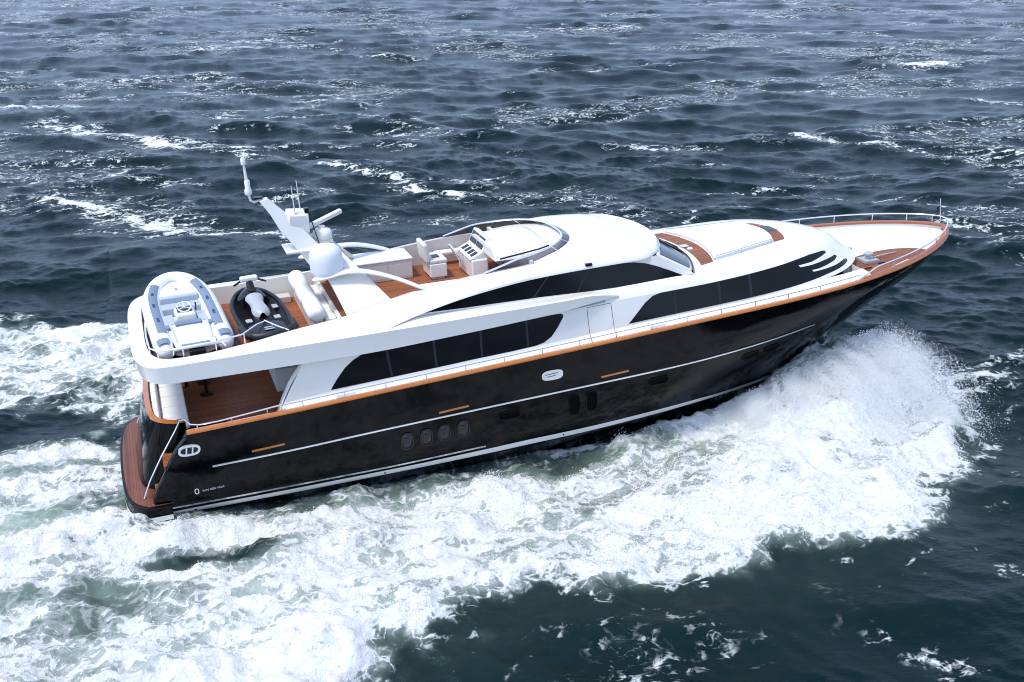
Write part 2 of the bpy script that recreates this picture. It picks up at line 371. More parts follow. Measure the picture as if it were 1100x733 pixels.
# cap rail
def capring(bout,bin_,dz0,dz1,mat,name,X0=1.97,X1=27.0,parent=Y):
    t=np.linspace(0,1,150); xs=X0+(X1-X0)*(1-(1-t)**2.2)
    yb=bcap(xs); yb[-1]=0
    P=[Vector((x,-y,float(zcap(x)))) for x,y in zip(xs,yb)]; P+= [Vector((p.x,-p.y,p.z)) for p in P[-2::-1]]
    rows=[]
    for i,p in enumerate(P):
        a=P[max(i-1,0)]; b=P[min(i+1,len(P)-1)]; tt=(b-a); n=Vector((tt.y,-tt.x,0)).normalized()   # outward
        rows.append([p+n*bout+Vector((0,0,dz0)),p+n*bout+Vector((0,0,dz1-.015)),p+n*(bout-.015)+Vector((0,0,dz1)),p-n*(bin_-.015)+Vector((0,0,dz1)),p-n*bin_+Vector((0,0,dz1-.015)),p-n*bin_+Vector((0,0,dz0))])
    m=MB(); m.grid(rows,True,True); return m
cap=build('cap_rail',capring(.035,.13,-.03,.045,'orange','cap_rail'),'orange',Y,smooth=50)
def captop(X0,X1):
    u=np.linspace(0,1,90); xs=X0+(X1-X0)*(1-(1-u)**2.2); yb=bcap(xs); yb[-1]=0
    P=[Vector((x,-y,float(zcap(x)))) for x,y in zip(xs,yb)]; P+=[Vector((p.x,-p.y,p.z)) for p in P[-2::-1]]; rows=[]
    for i,p in enumerate(P):
        a_=P[max(i-1,0)]; b_=P[min(i+1,len(P)-1)]; tt=(b_-a_); n=Vector((tt.y,-tt.x,0)).normalized()
        rows.append([p+n*.022+Vector((0,0,.046)),p+n*.02+Vector((0,0,.052)),p-n*.16+Vector((0,0,.052)),p-n*.165+Vector((0,0,.03))])
    return MB().grid(rows)
build('cap_top',captop(21.9,27.0),'redteak',cap,smooth=50)
# bulwark inner lining (cockpit and foredeck)
t=np.linspace(0,1,120)
def lining(X0,X1,zb,s,ins=.13):
    xs=X0+(X1-X0)*t if X1<26 else X0+(X1-X0)*(1-(1-t)**2.2)
    yb=np.maximum(bcap(xs)-ins,0)
    return MB().grid([[(x,s*y,float(zcap(x))-.02) for x,y in zip(xs,yb)],[(x,s*max(y-.05,0),zb(x)) for x,y in zip(xs,yb)]])
for s in (-1,1):
    build('bulwark_lining',lining(2.0,6.0,lambda x:1.5,s),'white',Y)
    build('bulwark_lining',lining(21.8,26.96,lambda x:float(zcap(x))-.25,s),'white',Y)
# swim platform
pp=[]
for yv in np.linspace(-3.02,3.02,41):
    a=abs(yv)/3.02; pp.append((.16+.16*a**2+.42*a**9,yv))
pp2=pp+[(1.35,3.02),(1.35,-3.02)]
plat=build('swim_platform',MB().prism(pp2,.06,.47),'hull',Y,bevel=.02)
ins=[(x+.07,y*.976) for x,y in pp]+[(1.9,2.9),(1.9,-2.9)]
build('teak_planking',MB().prism(ins,.472,.492),'teakred',plat)
e=MB(); e.grid([[(x-.008*1.5,y*1.004,z) for x,y in [(1.35,-3.02)]+pp+[(1.35,3.02)]] for z in (.08,.21)]); build('edge_trim',e,'stripe',plat)
# transom block between the two stairs
tb=MB(); rows=[]
for zz in np.linspace(.49,2.3,9):
    q=(zz-.49)/1.81; r=[]
    for yv in np.linspace(-2.13,2.13,33):
        a=abs(yv)/2.13; xb=.60+.10*a**2+.5*a**10; xt=1.08+.10*a**2+.55*a**8
        r.append((xb+(xt-xb)*q**.85-.05*math.sin(math.pi*q),yv,zz))
    rows.append([(2.0,-2.13,zz)]+r+[(2.0,2.13,zz)])
tb.grid(rows); top=rows[-1]
inn=lambda z_:[(min(x+.13,2.0) if 0<i<len(top)-1 else x,y*.94,z_) for i,(x,y,_) in enumerate(top)]
tb.grid([top,inn(2.3)])
transom=build('transom',tb,'hull',Y,smooth=60)
build('inner_lining',MB().grid([inn(2.299),inn(1.5)]),'white',transom)
cp=[Vector(p) for p in top]; m=MB(); rws=[]
for i,p in enumerate(cp):
    tt=cp[min(i+1,len(cp)-1)]-cp[max(i-1,0)]; n=Vector((-tt.y,tt.x,0)).normalized()
    rws.append([p+n*.03+Vector((0,0,0)),p+n*.03+Vector((0,0,.05)),p-n*.11+Vector((0,0,.05)),p-n*.11])
build('transom_cap',m.grid(rws,True,True),'orange',transom)
for s in (-1,1):
    st=MB()
    for k in range(5): st.box(.98+.24*k,2.3,min(s*2.14,s*2.74),max(s*2.14,s*2.74),.48,.70+.20*k)
    stair=build('stairs',st,'hull',Y)
    tr=MB()
    for k in range(5): tr.box(1.0+.24*k,1.0+.24*k+.24,min(s*2.16,s*2.72),max(s*2.16,s*2.72),.702+.20*k,.715+.20*k)
    build('tread',tr,'teak',stair)
    hr=[(.70,s*2.45,.5),(.91,s*2.42,.95),(1.28,s*2.36,1.55),(1.72,s*2.30,2.18),(1.86,s*2.30,2.42),(1.98,s*2.5,2.52),(2.10,s*2.86,2.52),(2.3,s*3.0,2.53),(2.8,s*3.04,2.56),(3.4,s*3.05,2.62),(4.4,s*3.05,2.72)]
    hm=MB().tube(hr,.021,8)
    for X in (2.25,3.1,4.0): hm.tube([(X,s*3.04,2.42),(X,s*3.04,2.54+.08*(X-2.25))],.016,6)
    build('stair_handrail',hm,'railwhite',Y)
# cockpit
build('cockpit_floor',MB().box(1.3,6.2,-2.86,2.86,1.40,1.50),'teak',Y)
sf=MB().box(1.34,2.06,-1.9,1.9,1.5,1.92); sofa=build('cockpit_sofa',sf,'white',Y,bevel=.02)
for k in range(5):
    y0=-1.86+.745*k
    build('seat_cushion',MB().box(1.46,2.10,y0,y0+.715,1.925,2.06),'cushion',sofa,bevel=.045)
    y0=-1.68+.675*k; build('back_cushion',MB().box(1.28,1.45,y0,y0+.65,1.90,2.27).xf(Matrix.Translation((1.3,0,1.84))@Matrix.Rotation(math.radians(-8),4,'Y')@Matrix.Translation((-1.3,0,-1.84))),'cushion',sofa,bevel=.05)
# ---- house
hs=MB(); rows=[]; U=np.linspace(0,1,120)
def fin(X): return X
cols=[]
def line(Xs,Xe,bf,zf): xs=Xs+(Xe-Xs)*U; return [(x,b,z) for x,b,z in zip(xs,np.asarray(bf(xs))+0*xs,np.asarray(zf(xs))+0*xs)]
l0=line(4.32,22.25,lambda x:bcap(x)-.12,lambda x:zcap(x)+.01)
l1=line(4.45,22.2,co_b,k_z)
l2=line(4.45,22.2,lambda x:co_b(x)-.28,lambda x:k_z(x)+.015)
for s in (-1,1):
    m=MB(); m.grid([[(x,s*b,z) for x,b,z in l] for l in (l0,l1,l2)])
    # end bulkhead at the foredeck
    xa,ba,za=l0[-1]; xb,bb,zb=l1[-1]; m.add([(xa,s*ba,za-.4),(xa,s*ba,za),(xb,s*bb,zb),(xb,s*(bb-.9),zb),(xb,s*(bb-.9),za-.4)],[(0,1,2,3,4)])
    build('side_coaming',m,'white',Y,smooth=25)
# walls + trunk top
fr_b=lambda k:(lambda x: np.minimum(s_b(x)-k, plan(x,2.74-k,16,22.45-.9*k,2.2,2.0)))
rise=lambda x: ss_(12.6,14.2,x)
def ss_(a,c,x): t=np.clip((np.asarray(x,float)-a)/(c-a),0,1); return t*t*(3-2*t)
L=[]
for q in np.linspace(0,1,7):
    xe=23.1-.65*q; xs_=4.45+.67*q; xs=xs_+(xe-xs_)*(1-(1-U)**1.7); bb=wall_b(xs,q); bb[-1]=0; L.append([(x,b_,F(k_z(x))*(1-q)+F(s_z(x))*q) for x,b_ in zip(xs,bb)])
TOP=((.10,22.36,.07),(.30,22.18,.14),(.85,21.685,.20),(1.6,21.01,.225),(None,20.9,.235))
for k,xe,dz in TOP:
    xs=5.12+(xe-5.12)*(1-(1-U)**1.7); bb=fr_b(k)(xs) if k else 0*xs; bb[-1]=0; L.append([(x,max(b_,0),F(s_z(x))+dz*F(rise(x))) for x,b_ in zip(xs,bb)])
m=MB()
for s in (-1,1): m.grid([[(x,s*b_,z) for x,b_,z in l] for l in L])
w1=L[0]
# aft bulkhead
m.add([(w1[0][0]+.9,-2.75,1.5),(w1[0][0]+.9,2.75,1.5),(5.6,2.7,3.75),(5.6,-2.7,3.75)],[(0,1,2,3)])
house=build('house',m,'white',Y,smooth=28)
def tz(X,y):
    """height of the trunk top"""
    bs=[float(l(X)) for l in (fr_b(0),fr_b(.10),fr_b(.30),fr_b(.85),fr_b(1.6))]+[0]; zs=[0,.07,.14,.20,.225,.235]
    return float(s_z(X))+float(np.interp(abs(y),bs[::-1],zs[::-1]))
# wing at the aft end of the house (thick fin edge)
for s in (-1,1):
    rows=[]
    for x,z in zip(np.linspace(0,1,10),np.linspace(2.35,3.76,10)):
        X=float(np.interp(z,[2.33,2.74,3.21,3.6,3.76],[4.28,4.45,4.74,5.08,5.25])); b=float(side_b(max(X,4.5),z))
        rows.append([(X,s*(b+.004),z),(X-.03,s*(b-.03),z),(X-.03,s*(b-.22),z),(X+.5,s*(b-.24),z)])
    build('house_wing',MB().grid(rows),'white',house)
gd=MB().box(5.46,5.50,-1.9,1.5,1.52,3.6); build('sliding_door',gd,'glass',house)
build('companion_cabinet',MB().box(4.5,5.35,-1.1,1.7,2.25,2.9),'grey',Y,bevel=.03)
WIN_S=[(5.69,2.82),(5.75,2.91),(5.89,3.09),(6.12,3.34),(6.34,3.50),(6.60,3.62),(6.84,3.665),(8.92,3.74),(9.84,3.77),(11.15,3.83),(12.0,3.875),(12.17,3.87),(12.23,3.83),(12.22,3.76),(12.04,3.51),(11.84,3.29),(11.61,3.16),(11.38,3.11),(10.63,3.06),(9.46,3.01),(8.83,2.97),(7.98,2.93),(6.75,2.87)]
WIN_F=[(14.15,3.30),(14.24,3.38),(14.44,3.57),(14.69,3.81),(14.94,3.97),(15.18,4.02),(16.67,4.07),(18.10,4.13),(19.23,4.18),(19.86,4.215),(20.41,4.235),(21.03,4.20),(21.18,4.17),(21.24,4.10),(21.52,3.99),(21.64,3.95),(21.68,3.88),(21.92,3.79),(22.10,3.745),(22.12,3.71),(22.0,3.69),(21.65,3.67),(20.85,3.65),(19.59,3.58),(17.99,3.49),(16.6,3.42),(15.17,3.35)]
BAR1=[(19.87,4.06),(19.92,4.01),(20.38,3.985),(20.97,3.985),(21.56,3.98),(21.5,4.03),(21.27,4.12),(21.16,4.11),(20.91,4.085),(20.43,4.05)]
BAR2=[(20.34,3.855),(20.38,3.81),(20.95,3.785),(21.42,3.775),(21.97,3.785),(21.85,3.84),(21.67,3.91),(21.46,3.87),(21.01,3.85),(20.63,3.84)]
def windows(poly,fn,divs,parent,frame=True):
    for s in (-1,1):
        w=build('window',sidepanel(poly,fn,s,.008,step=.22),'glass',parent)
        for (xa,za),(xb,zb),wd in divs:
            r=MB(); rows=[]
            for q in np.linspace(0,1,6):
                X=xa+(xb-xa)*q; z=za+(zb-za)*q; b=float(fn(X,z)); rows.append([(X-wd,s*(b),z),(X-wd,s*(b+.014),z),(X+wd,s*(b+.014),z),(X+wd,s*b,z)])
            build('mullion',r.grid(rows),'seam',w)
windows(WIN_S,side_b,[((7.32,2.92),(7.25,3.67),.03),((8.54,2.98),(8.53,3.72),.03),((9.82,3.05),(9.84,3.76),.03),((11.14,3.13),(11.15,3.82),.03)],house)
windows(WIN_F,side_b,[((15.6,3.39),(15.61,4.02),.03),((17.03,3.46),(17.01,4.07),.045),((18.03,3.51),(18.05,4.12),.045)],house)
for s in (-1,1):
    for bar in (BAR1,BAR2): build('louvre',sidepanel(bar,side_b,s,.022,step=.12),'white',house)
    # side boarding door: fine dark gap round a flush panel
    for (xa,za),(xb,zb) in (((12.94,3.90),(12.96,3.22)),((13.66,3.93),(13.70,3.26)),((12.94,3.92),(13.66,3.95))):
        build('door_gap',ribbon([(xa+(xb-xa)*q,za+(zb-za)*q) for q in np.linspace(0,1,6)],s,side_b,.012,.003) if za==3.92 else MB().grid([[(xa+(xb-xa)*q+d,s*(float(side_b(xa+(xb-xa)*q,za+(zb-za)*q))+.003),za+(zb-za)*q) for d in (-.007,.007)] for q in np.linspace(0,1,8)]),'seam',house)
    for xa in (12.96,13.70):
        kb,kz=float(co_b(xa)),float(k_z(xa)); cb,cz=float(bcap(xa))-.12,float(zcap(xa))+.01
        build('door_gap',MB().grid([[(xa+d,s*(kb+(cb-kb)*q+.003),kz+(cz-kz)*q+.004) for d in (-.007,.007)] for q in (0,.5,1)]),'seam',house)
    for X in (6.05,14.97):
        kb,kz=float(co_b(X)),float(k_z(X)); cb,cz=float(bcap(X))-.12,float(zcap(X))+.01
        P=lambda x,q:(x,s*(kb+(cb-kb)*q+.004),kz+.025*(x-X)+(cz-kz)*q+.006)
        build('vent_grille',MB().grid([[P(X-.25,.62),P(X-.25,.84)],[P(X+.25,.62),P(X+.25,.84)]]),'grey',Y)
# ---- boat deck: band, inner bulwark, floor
def ring(bf,zf,x0,x1c,n=4,Xf=13.9,ny=40,nx=90):
    """starboard front -> round the stern -> port front"""
    P=[]
    for X in np.linspace(Xf,x1c,nx): P.append((X,-float(bf(X)),float(zf(X))))
    b=float(bf(x1c)); th=np.linspace(0,math.pi/2,ny)[1:]
    C=[]
    for a in th:
        yv=b*math.cos(a)**(2/n); X=x1c-(x1c-x0)*math.sin(a)**(2/n); C.append((X,-yv,float(zf(X))))
    P+=C; return P+[(x,-y,z) for x,y,z in P[-2::-1]]
r_low_in=ring(lambda X:bl_b(X)-.5,lambda X:bl_z(X)+.02,1.5,2.7)
r_low=ring(bl_b,bl_z,1.02,2.2)
r_ridge0=ring(lambda X:.5*(bl_b(X)+br_b(X))+.01,lambda X:br_z(X)-.16 if X<8 else br_z(X)-.5*(br_z(X)-bl_z(X)),.985,2.15)
r_ridge=ring(br_b,br_z,.96,2.1)
r_ridge2=ring(lambda X:br_b(X)-.06,lambda X:br_z(X)+.03,1.02,2.14)
def up_b(X):
    return np.where(X<7.3,ct_b(X)+.06,np.where(X<8.2,pb_b(X)+0,pb_b(X)))
def up_z(X): return np.where(X<7.3,ct_z(X),pb_z(X))
m=MB(); m.grid([r_low_in,r_low,r_ridge0,r_ridge,r_ridge2])
band=build('boat_deck_bulwark',m,'white',Y,smooth=24)
# upper face: X<7.35 slopes up to the coaming; beyond it a flat shelf to the pilothouse base
A=ring(lambda X:br_b(X)-.06,lambda X:br_z(X)+.03,1.02,2.14,Xf=7.5)
B=ring(lambda X:ct_b(X)+.10,lambda X:ct_z(X)-.01,1.25,2.25,Xf=7.5)
Cc=ring(lambda X:ct_b(X)+.05,lambda X:ct_z(X)+.008,1.29,2.28,Xf=7.5)
D=ring(ct_b,ct_z,1.33,2.3,Xf=7.5)
E=ring(lambda X:ct_b(X)-.02,lambda X:3.78,1.36,2.33,Xf=7.5)
m=MB()
AB=[[tuple(np.array(a)*(1-q)+np.array(b)*q) for a,b in zip(A,B)] for q in (0,.33,.66,1)]
for r in AB:
    for i,p in enumerate(r): pass
m.grid(AB+[Cc,D]); m.grid([D,E])
build('deck_coaming',m,'white',Y,smooth=24)
for s in (-1,1):
    xs=np.linspace(7.3,13.9,50)
    build('side_shelf',MB().grid([[(x,s*(float(br_b(x))-.055),float(br_z(x))+.028) for x in xs],[(x,s*(.5*(float(br_b(x))+float(pb_b(x)))),.5*(float(br_z(x))+float(pb_z(x)))+.02) for x in xs],[(x,s*(float(pb_b(x))-.06),float(pb_z(x))) for x in xs]]),'white',Y,smooth=40)
    xs=np.linspace(13.5,17.4,40); ib=[min(F(pb_b(x))-.05,2.4) for x in xs]; iz=[(F(pb_z(x))+.02)*(1-F(ss_(15.7,17.3,x)))+(tz(x,2.34)-.012)*F(ss_(15.7,17.3,x)) for x in xs]; mz=[F(s_z(x))+.13*(1-F(ss_(16.2,17.4,x)))+.06*F(ss_(16.2,17.4,x)) for x in xs]   # shoulder between trunk side and pilothouse
    build('shoulder',MB().grid([[(x,s*(float(s_b(x))),float(s_z(x))) for x in xs],[(x,s*(float(s_b(x))-.075),z) for x,z in zip(xs,mz)],[(x,s*c,z) for x,c,z in zip(xs,ib,iz)]]),'white',Y,smooth=30)
fl=[(x+.02,y) for x,y,z in ring(ct_b,ct_z,1.34,2.3,Xf=6.9)]
build('boat_deck_floor',MB().prism(fl,3.70,3.78),'teak',Y)
build('deck_underside',MB().box(1.9,5.6,-2.55,2.55,3.60,3.69),'white',Y)
# ---- pilothouse walls, windows, roof
pw=[]; xs=np.linspace(7.3,15.25,60)
for s in (-1,1):
    m=MB(); pw.append(m)
    rows=[[(x,s*float(ph_b(x,float(pb_z(x))+q*float(pe_z(x)-pb_z(x)))),float(pb_z(x))+q*float(pe_z(x)-pb_z(x))) for x in xs] for q in (0,.5,1)]
    m.grid(rows)
# raked pillar area and front
wsb=lambda a:(17.0-.62*a**2.2 , a*2.32, 4.36)      # base curve: a in -1..1
wst=lambda a:(15.95-.70*abs(a)**2.2, a*2.30, 5.0)
ph=build('pilothouse',pw[0],'white',Y,smooth=28); build('side_wall',pw[1],'white',ph,smooth=28)
aa=np.linspace(-1,1,41)
m=MB().grid([[(wst(a)[0]+(17.0-.62*abs(a)**2.2-wst(a)[0])*q,(2.30+.02*q)*a,5.0-.64*q) for a in aa] for q in np.linspace(0,1,5)])
for s in (-1,1):   # pillars closing the wall to the windscreen
    xs=np.linspace(14.6,16.38,14); r0=[]; r1=[]
    for x in xs:
        q=max(0,(x-15.25)/(16.38-15.25)); zt=5.0-.64*q
        r0.append((x,s*(float(ph_b(min(x,16),4.34))-.0),4.30)); r1.append((x,s*(2.31),max(zt if x>15.25 else float(pe_z(x)),4.31)))
    m.grid([r0,r1])
build('pilothouse_front',m,'white',ph,smooth=30)
m=MB().grid([[(wst(a)[0]+(17.0-.62*abs(a)**2.2-wst(a)[0])*q+.012,(2.30+.02*q)*a,5.0-.64*q+.012) for a in np.linspace(-.93,.93,31)] for q in np.linspace(.08,.93,5)])
ws=build('windscreen',m,'screen',ph)
for a in (-.31,.31):
    build('mullion',MB().tube([(wst(a)[0]+(17.0-.62*abs(a)**2.2-wst(a)[0])*q+.02,2.31*a,5.0-.64*q+.02) for q in (.06,.5,.94)],.02,6),'black',ws)
    build('wiper',MB().tube([(wst(a)[0]+(17.0-.62*abs(a+.2)**2.2-wst(a)[0])*q+.05,2.31*(a+.2*q),5.0-.64*q+.05) for q in (.45,.95)],.014,6),'black',ws)
m=MB().tube([(17.0-.62*abs(a)**2.2+.02,2.33*a,4.37) for a in aa],.03,8); build('windscreen_frame',m,'black',ph)
WIN_P=[(8.21,4.465),(9.09,4.64),(9.96,4.74),(10.85,4.83),(11.56,4.885),(12.4,4.905),(13.1,4.915),(13.78,4.915),(14.29,4.91),(14.57,4.885),(14.90,4.815),(15.22,4.70),(15.69,4.49),(16.05,4.32),(16.0,4.30),(14.90,4.285),(13.49,4.275),(11.67,4.345),(11.25,4.35),(9.50,4.39)]
windows(WIN_P,ph_b,[((12.78,4.32),(13.17,4.91),.02),((11.48,4.36),(11.95,4.88),.03)],ph)
# roof: brow lip, rounded shoulder, crown; aft of X=11.6 it becomes the coaming of the flybridge
def r_top(X): return ip(X,[(11,5.18),(12,5.30),(13.5,5.40),(14.5,5.35),(15.3,5.25),(15.9,5.15)])
ramp=lambda x: F(ss_(7.3,9.6,x))
m=MB(); xs1=np.linspace(7.3,15.0,70)
XE=[15.98,15.98,15.96,15.8,15.55,15.0]
def rl(k,xe,b0f,zf,n=60):
    out=[]
    for u in np.linspace(0,1,n):
        u=1-(1-u)**1.6; x=7.3+(xe-7.3)*u; xr=14.75
        t=min(1,max(0,(x-xr)/(xe-xr))); b=b0f(x)*(max(0,1-t**2.0))**.5
        out.append((x,b,zf(x)))
    return out
F=float
e0=rl(0,16.0,lambda x:F(pe_b(x))-.10,lambda x:F(pe_z(x))-.012)
e1=rl(1,16.05,lambda x:F(pe_b(x))+.03,lambda x:F(pe_z(x)))
e2=rl(2,16.05,lambda x:F(pe_b(x))+.02,lambda x:F(pe_z(x))+(.03+.03*min(1,max(0,(x-8)/3)))*ramp(x))
def mid(x,q):
    # between brow and coaming top / roof
    return F(pe_b(x))*(1-q)+F(ct_b(min(x,12)))*q
hz=lambda x,q:(F(pe_z(x))+.05*ramp(x))*(1-q)+F(ct_z(min(x,12)))*q
def blend(x): return min(1,max(0,(x-10.8)/1.4))
e3=rl(3,15.98,lambda x:mid(x,.40),lambda x:hz(x,.40)+(.03+.05*blend(x))*ramp(x))
e4=rl(4,15.75,lambda x:F(ct_b(min(x,12)))+.06,lambda x:(F(ct_z(min(x,12)))-.01)*(1-blend(x))+(F(r_top(x))-.13)*blend(x))
e5=rl(5,15.70,lambda x:F(ct_b(min(x,12)))-.0,lambda x:(F(ct_z(min(x,12)))+.0)*(1-blend(x))+(F(r_top(x))-.10)*blend(x))
for s in (-1,1): m.grid([[(x,s*b,z) for x,b,z in l] for l in (e0,e1,e2,e3,e4,e5)])
rows=[]; base=[p for p in e5 if p[0]>=11.6]
for q in np.linspace(0,1,9):
    rows.append([(x-.25*q*(x-11.6)/4.1,bb*(1-q),z+.10*(1-(1-q)**2)*min(1,bb/1.2)) for x,bb,z in base])
for s in (-1,1): m.grid([[(x,s*bb,z) for x,bb,z in l] for l in rows])
roof=build('roof',m,'white',ph,smooth=50)
# ---- flybridge
FZ=4.33
for s in (-1,1):
    m=MB(); xs=np.linspace(6.6,11.7,40); m.grid([[(x,s*(F(ct_b(x))),F(ct_z(x))) for x in xs],[(x,s*(F(ct_b(x))-.10),F(ct_z(x))+.0) for x in xs],[(x,s*(F(ct_b(x))-.16),FZ-.3) for x in xs]])
    build('flybridge_lining',m,'beige',Y,smooth=30)
fly=build('flybridge_floor',MB().prism([(6.3,-2.0),(11.7,-1.9),(11.7,1.9),(6.3,2.0)],4.2,FZ),'teak',Y)
build('flybridge_bulkhead',MB().box(11.6,11.7,-1.95,1.95,FZ,5.24),'white',Y)
build('settee_bulkhead',MB().box(6.25,6.34,-2.0,2.0,3.78,4.36),'white',Y)
# hood ahead of the helm
rows=[]
for u in np.linspace(0,1,22):
    X=10.85+2.15*u; t=max(0,(u-.55)/.45); w=1.18*(1-t**2.6)**.5 if t<1 else 0
    zt=5.36+.09*math.sin(math.pi*min(1,u*.75+.15))-.22*t**2; zb=(F(r_top(max(X,11)))-.06 if X>11.6 else 5.1)
    r=[]
    for a in np.linspace(-1,1,25):
        r.append((X,w*math.copysign(abs(a)**.9,a),zb+(zt-zb)*(1-abs(a)**7)))
    rows.append(r)
m=MB().grid(rows); m.add(rows[0],[tuple(range(25))])
hood=build('helm_hood',m,'white',Y,smooth=40)
m=MB().tube([(10.85+.1,-1.33,5.2),(11.5,-1.35,5.27),(12.1,-1.32,5.33),(12.45,-1.2,5.36)],.025,8); build('hood_grip',m,'black',hood)
# wind deflector: tinted ring leaning over the roof
def vring(x0,x1,b,zf,n=60,p=2.6,xr=None):
    out=[]
    for a in np.linspace(0,math.pi,n):
        c=math.cos(a); s_=math.sin(a); y=-b*math.copysign(abs(c)**(2/p),c); x=x0+(x1-x0)*abs(s_)**(2/p); out.append((x,y,zf(x)))
    return out
vb=vring(10.2,13.50,1.93,lambda x:F(np.interp(x,[10.2,11.6,12,13.5],[5.03,5.10,5.17,5.33])))
vt=vring(10.25,13.10,2.0,lambda x:F(np.interp(x,[10.25,11.2,12.2,13.05],[5.08,5.33,5.43,5.50])))
defl=build('wind_deflector',MB().grid([vb,[tuple((np.array(a)+np.array(b))/2+np.array((.02,0,.0))) for a,b in zip(vb,vt)],vt]),'tint',Y,smooth=60)
build('frame',MB().tube(vt,.028,8),'railwhite',defl)
build('base_trim',MB().tube([(x,y,z+.005) for x,y,z in vb],.018,6),'white',defl)
for k in (14,20,26,33,39,45):
    build('post',MB().tube([vb[k],vt[k]],.016,6),'railwhite',defl)
pk=[i for i in range(len(vb)) if vb[i][1]>.9]
build('smoked_panel',MB().grid([[tuple(np.array(vb[i])-(0,.012,-.01)) for i in pk],[tuple((np.array(vb[i])+np.array(vt[i]))/2+np.array((.0,-.012,.0))) for i in pk],[tuple(np.array(vt[i])-(0,.012,0)) for i in pk]]),'smoke',defl)
# helm console, wheel, screens
m=MB().prism([(10.45,-.25),(10.95,-.25),(10.95,1.15),(10.45,1.15)],FZ,4.92); con=build('helm_console',m,'white',Y,bevel=.05)
m=MB().add([(10.40,-.2,4.93),(10.40,1.12,4.93),(10.78,1.12,5.10),(10.78,-.2,5.10),(10.98,-.2,5.50),(10.98,1.12,5.50),(11.12,1.12,5.46),(11.12,-.2,5.46),(11.1,-.2,4.9),(11.1,1.12,4.9)],[(0,3,2,1),(3,4,5,2),(4,7,6,5),(0,8,7,4,3),(1,2,5,6,9),(7,8,9,6),(0,1,9,8)])
build('dashboard',m,'white',con,bevel=.02)
for y0 in (-.1,.5):
    a=Vector((10.82,y0,5.17)); build('display',MB().add([(10.785,y0,5.165),(10.785,y0+.52,5.165),(10.93,y0+.52,5.455),(10.93,y0,5.455),(10.835,y0,5.15),(10.835,y0+.52,5.15),(10.978,y0+.52,5.44),(10.978,y0,5.44)],[(0,3,2,1),(0,1,5,4),(1,2,6,5),(2,3,7,6),(3,0,4,7)]),'black',con)
for k in range(4):
    y0=-.08+.28*k; build('instrument',MB().add([(10.50,y0,4.98),(10.50,y0+.2,4.98),(10.70,y0+.2,5.07),(10.70,y0,5.07),(10.50,y0,4.95),(10.50,y0+.2,4.95),(10.70,y0+.2,5.04),(10.70,y0,5.04)],[(0,3,2,1),(0,1,5,4),(1,2,6,5),(2,3,7,6),(3,0,4,7)]),'black',con)
def wheelmesh(c,R,tilt,r=.026,n=28):
    m=MB(); pts=[(0,R*math.cos(t),R*math.sin(t)) for t in np.linspace(0,2*math.pi,n+1)]; m.tube(pts,r,8,False)
    for k in range(3):
        t=math.pi/2+k*2.094; m.tube([(0,0,0),(0,R*math.cos(t),R*math.sin(t))],r*.8,6)
    m.tube([(0,0,0),(.16,0,0)],.035,8)
    return m.xf(Matrix.Translation(c)@Matrix.Rotation(tilt,4,'Y'))
build('steering_wheel',wheelmesh((10.22,.62,4.95),.30,math.radians(-30)),'railwhite',con)
# helm seat
seat=build('helm_seat',MB().box(9.35,9.85,.25,1.12,4.40,4.80),'white',Y,bevel=.03)
build('plinth',MB().box(9.42,9.78,.32,1.05,FZ-.002,4.40),'grey',seat)
build('cushion',MB().box(9.36,9.88,.26,1.11,4.803,4.92),'cream',seat,bevel=.04)
for y0 in (.26,.70): build('backrest',MB().box(9.24,9.38,y0,y0+.41,4.85,5.42).xf(Matrix.Translation((9.3,0,4.85))@Matrix.Rotation(math.radians(-6),4,'Y')@Matrix.Translation((-9.3,0,-4.85))),'cream',seat,bevel=.06)
build('folded_tray',MB().box(9.5,9.7,.5,.75,4.925,4.95),'black',seat)
# lockers, bar and seats of the flybridge
lk=build('port_locker',MB().box(6.75,8.95,.75,1.80,FZ,4.90),'cream',Y,bevel=.03)
for k in range(3): build('locker_door',MB().box(6.8+.72*k,6.8+.72*k+.69,.735,.752,FZ+.08,4.80),'cream',lk,bevel=.008)
build('lid',MB().box(6.73,8.97,.72,1.82,4.903,4.955),'white',lk,bevel=.02)
build('starboard_seat',MB().box(8.6,9.75,-1.82,-1.20,FZ,4.78),'white',Y,bevel=.06)
build('teak_step',MB().box(10.0,10.9,-1.6,-.5,FZ+.001,FZ+.08),'beige',Y,bevel=.01)
# lounge seat on the boat deck
st=build('settee',MB().box(5.62,6.60,-1.60,1.95,3.78,4.16),'white',Y,bevel=.03)
for k in range(3):
    y0=-1.68+1.22*k; build('backrest',MB().tube([(5.72,y0,4.44),(5.72,y0+.05,4.46),(5.72,y0+.14,4.47),(5.72,y0+.6,4.48),(5.72,y0+1.06,4.48),(5.72,y0+1.15,4.48),(5.72,y0+1.2,4.46)],[.13,.20,.235,.245,.235,.20,.13],16),'cushion',st,smooth=60)
for k in range(6):
    for j in range(2): build('seat_cushion',MB().box(5.94+.33*j,5.94+.33*j+.305,-1.55+.42*k,-1.55+.42*k+.39,4.163,4.31),'cushion',st,bevel=.05)
build('bench',MB().box(4.3,5.5,1.72,2.1,3.78,3.98),'beige',Y,bevel=.03)
